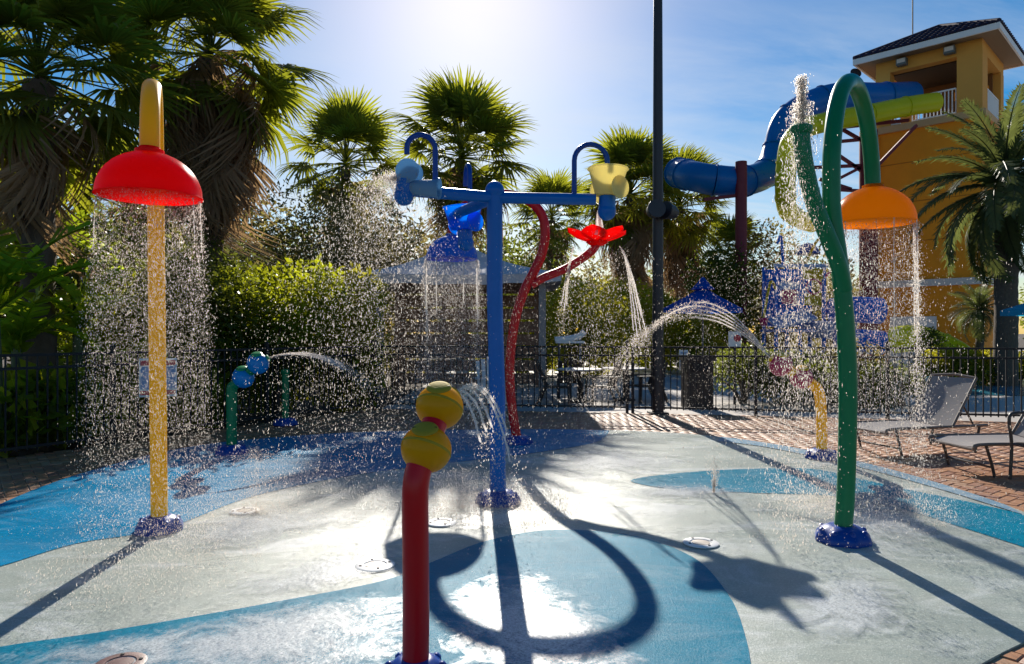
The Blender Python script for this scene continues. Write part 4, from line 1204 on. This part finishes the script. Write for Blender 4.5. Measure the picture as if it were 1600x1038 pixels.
def flood(cx, cy):
    c = TC + RT @ Vector((cx, cy, 0)) + Vector((0, 0, 13.78))
    f_ = put('floodlight', MB().box(c, (.42, .28, .30), rad(-45)), mat_simple('floodlight_grey', (.10, .12, .12), .5, .1) if 'floodlight_grey' not in MATS else MATS['floodlight_grey'], tw)
    c2 = c + RT @ Vector((0, -.145, .03)); put('lens', MB().box(c2, (.34, .02, .18), rad(-45)), trim_m, f_)
flood(-.95, -h_ - .20); flood(.95, -h_ - .20)
# small wall lamp, downpipe and stucco joints
wlp = TC + RT @ Vector((-.35, -h_ - .16, 0))
put('wall_lamp', MB().box((wlp.x, wlp.y, 3.5), (.22, .16, .34), rad(-45)).box((wlp.x, wlp.y, 3.28), (.14, .12, .10), rad(-45)), white_paint, tw)
for zz in (5.6, 7.4, 9.2): put('stucco_joint', tb(0, 0, zz, zz + .035, side + .004, side + .004), mat_simple('joint_stucco', (.45, .15, .008), .9, .1) if 'joint_stucco' not in MATS else MATS['joint_stucco'], tw)
dpp = TC + RT @ Vector((-h_ + .12, -h_ - .07, 0))
put('downpipe', MB().tube([(dpp.x, dpp.y, 0), (dpp.x, dpp.y, 10.6)], .055, 8), MATS['tan_stucco'], tw, True)
# railings
def rail_run(a, b, zf, hgt, label_part='railing'):
    a, b = Vector(a), Vector(b); L = (b - a).length; u_ = (b - a) / L
    m_ = MB()
    m_.bar(a + Vector((0, 0, zf + hgt)), b + Vector((0, 0, zf + hgt)), .06); m_.bar(a + Vector((0, 0, zf + .1)), b + Vector((0, 0, zf + .1)), .05)
    r_ = put(label_part, m_, white_paint, tw); k = int(L / .135)
    for i in range(k + 1):
        p = a + u_ * (L * i / k); put('baluster', MB().box((p.x, p.y, zf + hgt / 2), (.035, .035, hgt)), white_paint, r_)
def tp(cx, cy): return TC + RT @ Vector((cx, cy, 0))
rail_run(tp(-.6, -h_ + .1), tp(h_ - 1.0, -h_ + .1), 11.0, 1.15)
rail_run(tp(h_ - .1, -h_ + 1.0), tp(h_ - .1, h_ - .66), 11.0, 1.2)
rail_run(tp(-h_ + .65, -h_ + .1), tp(-1.1, -h_ + .1), 11.0, .9)
put('horn_speaker', MB().lathe([(.0001, -.2), (.06, -.18), (.1, .05), (.26, .22), (.24, .22)], P(1334, 119, 33.2), 16, Matrix.Rotation(rad(70), 3, 'X')), lamp_metal, tw, True)
put('service_door', tb(-.55, -h_ - .03, -.06, 2.2, 1.9, .06), white_paint, tw)

# slides
def slide(name, label, pxs, r, mat, seclen=1.5, support=None):
    pts = spline([P(*q) for q in pxs], 10); t = thing(name, label, 'water slide', (pts[-1].x, pts[-1].y, 0))
    cur = [pts[0]]; acc = 0
    def flush(cur):
        if len(cur) < 2: return
        put('tube_section', MB().tube(cur, r, 20), mat, t, True)
        d_ = (cur[-1] - cur[-2]).normalized()
        put('flange', MB().tube([cur[-1] - d_ * .03, cur[-1] + d_ * .03], r * 1.08, 20), mat, t, True)
    for a, b in zip(pts, pts[1:]):
        cur.append(b); acc += (b - a).length
        if acc > seclen: flush(cur); cur = [b]; acc = 0
    flush(cur); return t
slide('tube_slide', 'dark blue tube slide curling down from the orange tower', [(1425, 150, 32.2), (1370, 152, 31.6), (1310, 152, 31.2), (1262, 166, 31), (1228, 192, 31), (1214, 235, 31), (1200, 268, 30.5), (1165, 283, 29.5), (1120, 282, 29), (1085, 276, 29.5), (1060, 270, 31)], .62, slide_blue)
slide('tube_slide', 'lime yellow tube slide dropping steeply from the orange tower', [(1462, 160, 29.6), (1420, 166, 29.3), (1360, 178, 29), (1305, 188, 28.8), (1260, 200, 28.6), (1236, 222, 28.5), (1229, 258, 28.5), (1227, 298, 28.8), (1231, 328, 30.5), (1250, 343, 33), (1268, 350, 36)], .40, slide_yel)
t = thing('slide_support', 'dark red steel column and truss under the slides', 'support frame', (P(1357, 0, 30.5).x, 30.5, -.06))
c0 = P(1357, 0, 30.5)
put('column', MB().tube([(c0.x, 30.5, -.06), (c0.x, 30.5, 10.2)], .37, 16), slide_red, t, True)
for (a, b) in (((1262, 205), (1420, 188)), ((1305, 222), (1370, 216)), ((1268, 262), (1368, 258)), ((1300, 236), (1368, 282)), ((1290, 290), (1368, 250)), ((1312, 200), (1368, 232)), ((1280, 280), (1330, 296)), ((1372, 258), (1432, 196)), ((1300, 296), (1368, 300))):
    put('brace', MB().bar(P(*a, 30.5), P(*b, 30.5), .13), slide_red, t)
c1 = P(1158, 0, 28.6)
t = thing('slide_support', 'dark red steel post holding the blue slide bowl', 'support frame', (c1.x, 28.6, -.06))
put('column', MB().tube([(c1.x, 28.6, -.06), (c1.x, 28.6, P(0, 253, 28.6).z)], .23, 14), slide_red, t, True)
put('arm', MB().bar(P(1158, 305, 28.6), P(1100, 312, 29), .12), slide_red, t)
put('arm', MB().bar(P(1158, 275, 28.6), P(1200, 262, 30.5), .12), slide_red, t)
slide('slide_runout', 'lime green slide mouth on the pool terrace', [(1395, 532, 24.5), (1430, 529, 24.0), (1465, 540, 23.5), (1495, 556, 23), (1502, 572, 22.6)], .46, slide_yel)
play_blue = mat_plastic('play_blue_plastic', (.0, .20, .75), .3, .1, .3, (.0, .3, 1.0))
# blue climbing frame
fx, fd = P(1250, 0, 25).x, 25.0
t = thing('play_frame', 'blue water play frame with colourful panels', 'play structure', (fx, fd, -.06))
for dx in (-.85, .0, .85):
    for dy in (0, 1.2):
        put('post', MB().tube([(fx + dx, fd + dy, -.06), (fx + dx, fd + dy, 3.9)], .07, 10), play_blue, t, True)
put('deck', MB().box((fx, fd + .6, 1.55), (1.9, 1.4, .10)).box((fx, fd + 1.0, 2.75), (1.66, .06, 2.1)), play_blue, t)
pf_y = mat_plastic('play_yellow', (.85, .55, .02), .3, .1, .35, (1, .7, .02)); pf_p = mat_plastic('play_pink', (.75, .05, .2), .3, .1, .35, (1, .08, .3)); pf_l = mat_plastic('play_pale_blue', (.35, .5, .75), .3, .1, .3, (.4, .6, .95))
for (dx, z, sx, sz, mt) in ((-.42, 3.55, .7, .35, play_blue), (.42, 3.55, .7, .35, pf_y), (-.42, 2.75, .5, .5, pf_p), (.42, 2.65, .6, .42, pf_y), (-.42, 2.2, .75, .25, play_blue), (.0, 3.85, 1.9, .12, pf_l), (-.42, 3.15, .7, .25, pf_l)):
    put('panel', MB().box((fx + dx, fd - .09, z), (sx, .05, sz)), mt, t)
put('sloped_roof', MB().box((fx - .5, fd - .5, 1.95), (1.4, .9, .08), 0, 0, Matrix.Rotation(rad(-14), 3, 'Y') @ Matrix.Rotation(rad(20), 3, 'X')), pf_l, t)
put('bowl', MB().lathe([(.0001, -.35), (.6, -.3), (.9, .0), (.95, .25), (.85, .3), (.6, -.15), (.0001, -.2)], (fx + 1.2, fd + .4, 1.6), 20), pf_l, t, True)
put('tube_slide', MB().tube([P(1300, 486, 24.6), P(1340, 484, 24.6), P(1376, 486, 24.6)], .46, 18), play_blue, t, True)
put('tube_slide', MB().tube([P(1310, 535, 24.2), P(1340, 533, 24.2), P(1378, 536, 24.2)], .42, 18), play_blue, t, True)
for (ax, az, bx_, bz_, mt) in ((-.85, 3.0, -1.4, 2.0, pf_y), (.85, 3.4, 1.5, 2.5, pf_p), (.2, 3.9, .9, 4.5, pf_y), (-.6, 3.9, -.9, 4.6, play_blue)):
    put('spray_pipe', MB().tube(spline([(fx + ax, fd, az), (fx + (ax + bx_) / 2, fd - .2, max(az, bz_) + .25), (fx + bx_, fd - .3, bz_)], 5), .05, 8), mt, t, True)
for (dx, z, mt) in ((-1.4, 1.85, pf_p), (1.5, 2.3, pf_y), (.9, 4.5, play_blue)):
    put('tip_cup', MB().lathe([(.0001, -.12), (.10, -.12), (.17, .14), (.15, .14), (.08, -.09), (.0001, -.09)], (fx + dx, fd - .3, z), 14), mt, t, True)
put('wheel', MB().tube([Vector((fx + .42 + .26 * math.cos(a * math.pi / 8), fd - .16, 3.1 + .26 * math.sin(a * math.pi / 8))) for a in range(17)], .035, 6), pf_p, t, True)
put('mushroom_cap', MB().lathe([(.45, 0), (.44, .05), (.25, .35), (.0001, .45)], P(1262, 398, 26), 16), navy, t, True)

# parasols
def parasol(x, y, zr, r, h, label, mat, vent=True, group='parasols by the pool'):
    o = thing('parasol', label, 'parasol', (x, y, -.05), group)
    put('pole', MB().tube([(x, y, -.05), (x, y, zr + h)], .03, 10), tan_metal, o, True)
    for k in range(8):
        a0, a1 = k * math.pi / 4, (k + 1) * math.pi / 4
        e0, e1 = Vector((x + r * math.cos(a0), y + r * math.sin(a0), zr)), Vector((x + r * math.cos(a1), y + r * math.sin(a1), zr)); tp_ = Vector((x, y, zr + h * .72))
        mid0, mid1 = e0.lerp(tp_, .55), e1.lerp(tp_, .55); mid0.z -= .03; mid1.z -= .03
        d0 = Vector((0, 0, -.14))
        put('canopy_panel', MB().add([e0, e1, mid1, mid0, tp_, e0 + d0, e1 + d0], [(0, 1, 2, 3), (3, 2, 4), (5, 6, 1, 0)]), mat, o)
    put('vent_cap', MB().lathe([(r * .30, zr + h * .62), (r * .16, zr + h * .80), (.06, zr + h), (.0001, zr + h + .04)], (x, y, 0), 16), mat, o, True)
    return o
par_blue = mat_leaf('blue_parasol_cloth', (.002, .09, .45), (.003, .10, .50), (.005, .18, .95), .5, .7)
par_teal = mat_leaf('turquoise_parasol_cloth', (.02, .25, .42), (.02, .27, .45), (.04, .5, .8), .45, .7)
parasol(P(1098, 0, 23).x, 23, P(0, 482, 23).z, 1.30, 1.0, 'royal blue parasol with a peaked vent beyond the fence', par_blue)
parasol(P(1640, 0, 17).x, 17, P(0, 484, 17).z, 1.0, .55, 'turquoise parasol cut by the edge of the frame', par_teal)

# ------------------------------------------------------------------ loungers and chairs
sling_m = mat_leaf('pale_sling_fabric', (.44, .41, .40), (.44, .41, .40), (.45, .42, .40), .35, .7)
def lounger(x, y, rz, label, back=52):
    o = thing('sun_lounger', label, 'sun lounger', (x, y, -.01), 'sun loungers beside the pad')
    Mz = Matrix.Rotation(rz, 3, 'Z')
    def W(a, b, c): return Vector((x, y, -.01)) + Mz @ Vector((a, b, c))
    w, zs = .33, .34; ba = rad(back); H = .70
    top = (.98 + H * math.cos(ba), zs + H * math.sin(ba))
    def sheet(pr, name):
        m_ = MB(); vs = []
        for (a, c) in pr:
            for b in (-w + .02, -w * .5, 0, w * .5, w - .02): vs.append(W(a, b, c - .02 * (1 - (b / w) ** 2)))
        n = len(pr); fs = [(i * 5 + j, i * 5 + j + 1, i * 5 + 6 + j, i * 5 + 5 + j) for i in range(n - 1) for j in range(4)]
        k = len(vs); vs += [v - Vector((0, 0, .008)) for v in vs]; fs += [tuple(q + k for q in reversed(f)) for f in fs]
        m_.add(vs, fs); put(name, m_, sling_m, o, True)
    sheet([(0, zs - .02)] + [(.96 * i / 6, zs + .006) for i in range(1, 7)], 'seat_sling')
    sheet([(.98 + H * t / 6 * math.cos(ba), zs + .01 + H * t / 6 * math.sin(ba) - .03 * math.sin(math.pi * t / 6)) for t in range(7)], 'back_sling')
    for s_ in (-1, 1):
        put('side_rail', MB().tube(spline([W(-.02, s_ * w, zs - .05), W(.02, s_ * w, zs), W(.6, s_ * w, zs), W(.98, s_ * w, zs), W(1.52, s_ * w, zs)], 4), .018, 10), tan_metal, o, True)
        put('back_rail', MB().tube([W(.98, s_ * w, zs + .01), W(top[0], s_ * w, top[1])], .016, 10), tan_metal, o, True)
        put('leg', MB().tube(spline([W(.10, s_ * w, zs), W(.16, s_ * w, .16), W(.20, s_ * w, .0)], 4), .016, 8), brown_metal, o, True)
        put('leg', MB().tube(spline([W(1.40, s_ * w, zs), W(1.36, s_ * w, .16), W(1.33, s_ * w, .0)], 4), .016, 8), brown_metal, o, True)
        put('back_stay', MB().tube([W(.98 + .5 * H * math.cos(ba), s_ * (w - .05), zs + .5 * H * math.sin(ba)), W(1.36, s_ * (w - .05), zs)], .011, 8), brown_metal, o, True)
    put('crossbar', MB().tube([W(-.02, -w, zs - .05), W(-.02, w, zs - .05)], .018, 8), tan_metal, o, True)
    put('crossbar', MB().tube([W(.18, -w, .10), W(.18, w, .10)], .012, 8), brown_metal, o, True)
    put('head_bar', MB().tube([W(top[0], -w, top[1]), W(top[0] + .02, 0, top[1] + .03), W(top[0], w, top[1])], .016, 8), tan_metal, o, True)
    return o
lounger(4.42, 8.75, rad(16), 'empty pale sling lounger with raised back behind the green pipe', 58)
lounger(4.78, 7.62, rad(6), 'pale sling lounger cut by the frame edge beside the armchair', 58)
def arm_chair(x, y, rz, label):
    o = thing('patio_chair', label, 'chair', (x, y, -.01)); Mz = Matrix.Rotation(rz, 3, 'Z')
    def W(a, b, c): return Vector((x, y, -.01)) + Mz @ Vector((a, b, c))
    for s_ in (-1, 1):
        put('arm_frame', MB().tube(spline([W(-.26, s_ * .28, 0), W(-.24, s_ * .28, .35), W(-.27, s_ * .28, .62), W(-.18, s_ * .28, .68), W(.1, s_ * .28, .66), W(.3, s_ * .28, .60)], 6), .017, 10), brown_metal, o, True)
        put('leg', MB().tube([W(.34, s_ * .27, 0), W(.24, s_ * .27, .40), W(.36, s_ * .27, .95)], .016, 10), brown_metal, o, True)
    for (pr, nm) in (([(-.25, .40), (.0, .385), (.22, .40)], 'seat_sling'), ([(.23, .42), (.30, .68), (.37, .96)], 'back_sling')):
        m_ = MB(); vs = [W(a, b, c) for a, c in pr for b in (-.25, .25)]; m_.add(vs, [(0, 1, 3, 2), (2, 3, 5, 4)]); k = MB(); k.add(vs, [(0, 1, 3, 2), (2, 3, 5, 4)]); k.add([v - Vector((0, 0, .012)) for v in vs], [(2, 3, 1, 0), (4, 5, 3, 2)]); put(nm, k, sling_m, o)
    put('crossbar', MB().tube([W(-.24, -.28, .36), W(-.24, .28, .36)], .014, 8), brown_metal, o, True)
    return o
arm_chair(5.42, 7.0, rad(12), 'dark framed patio armchair cut by the frame edge')

# tables and things beyond the fence
def table(x, y, label, r=.5):
    o = thing('patio_table', label, 'table', (x, y, -.03), 'patio tables beyond the fence')
    put('table_top', MB().lathe([(.0001, .70), (r, .70), (r + .01, .715), (r, .73), (.0001, .73)], (x, y, -.03), 24), trim_m, o, True)
    put('stem', MB().tube([(x, y, 0), (x, y, .70)], .035, 10), bl_metal, o, True)
    put('foot', MB().lathe([(.26, 0), (.25, .03), (.05, .06)], (x, y, -.03), 18), bl_metal, o, True)
for (px, d, lab) in ((905, 15.4, 'round pale table behind the canopy fence'), (975, 15.8, 'round pale table beside the lamp post foot')):
    table(P(px, 0, d).x, d, lab)
for (px, d, rz, lab) in ((870, 15.0, 1.4, 'dark slatted chair beside the canopy post'), (940, 15.1, -1.4, 'dark slatted chair between the two pale tables'), (890, 16.4, 3.1, 'dark slatted chair behind the first pale table'), (1008, 15.4, -1.2, 'dark slatted chair against the lamp post')):
    slat_chair(P(px, 0, d).x, d, rz, lab, dark_mat, .95, 'dark chairs beyond the fence')
bx, bd = P(1089, 0, 14.2).x, 14.2
t = thing('litter_bin', 'square dark brown litter bin beyond the fence', 'litter bin', (bx, bd, -.03))
put('body', MB().box((bx, bd, .45), (.52, .52, .95)), dark_mat, t)
put('lid', MB().box((bx, bd, .97), (.58, .58, .09)), dark_mat, t)
put('flap', MB().box((bx, bd - .272, .80), (.34, .02, .16)), bl_metal, t)
for (px, py, d, w, h, lab) in ((1068, 563, 14.6, .18, .42, 'white notice board on a post beside the litter bin'), (1148, 531, 14.8, .26, .34, 'white notice with a red mark under the blue parasol')):
    c = P(px, py, d); t = thing('notice_board', lab, 'sign', (c.x, c.y, -.03))
    put('panel', MB().box(c, (w, .02, h)), white_paint, t)
    put('post', MB().tube([(c.x, c.y + .03, -.03), (c.x, c.y + .03, c.z + h / 2)], .02, 8), bl_metal, t)
    if px > 1100: put('emblem', MB().lathe([(.05, 0), (.075, 0), (.075, .005), (.05, .005)], c + Vector((.05, -.012, .03)), 18, Matrix.Rotation(rad(90), 3, 'X')), sign_red, t)
    else:
        for k in range(4): put('stripe', MB().box(c + Vector((0, -.0125, .15 - .085 * k)), (w * .75, .005, .03)), sign_blue, t)
c = P(890, 527, 20)
t = thing('raised_stand', 'white curved top of a stand glimpsed before the yellow bush', 'stand', (c.x, c.y, -.03))
put('top', MB().tube(spline([c + Vector((-.42, 0, -.08)), c + Vector((-.1, 0, -.05)), c + Vector((.25, 0, .02)), c + Vector((.42, 0, .16))], 5), [.09] * 16, 10), white_paint, t, True)
put('tray', MB().box(c + Vector((0, 0, -.14)), (.8, .5, .06)), white_paint, t)
for sx in (-.3, .3): put('leg', MB().box((c.x + sx, c.y, .65), (.06, .06, 1.3)), post_grey, t)
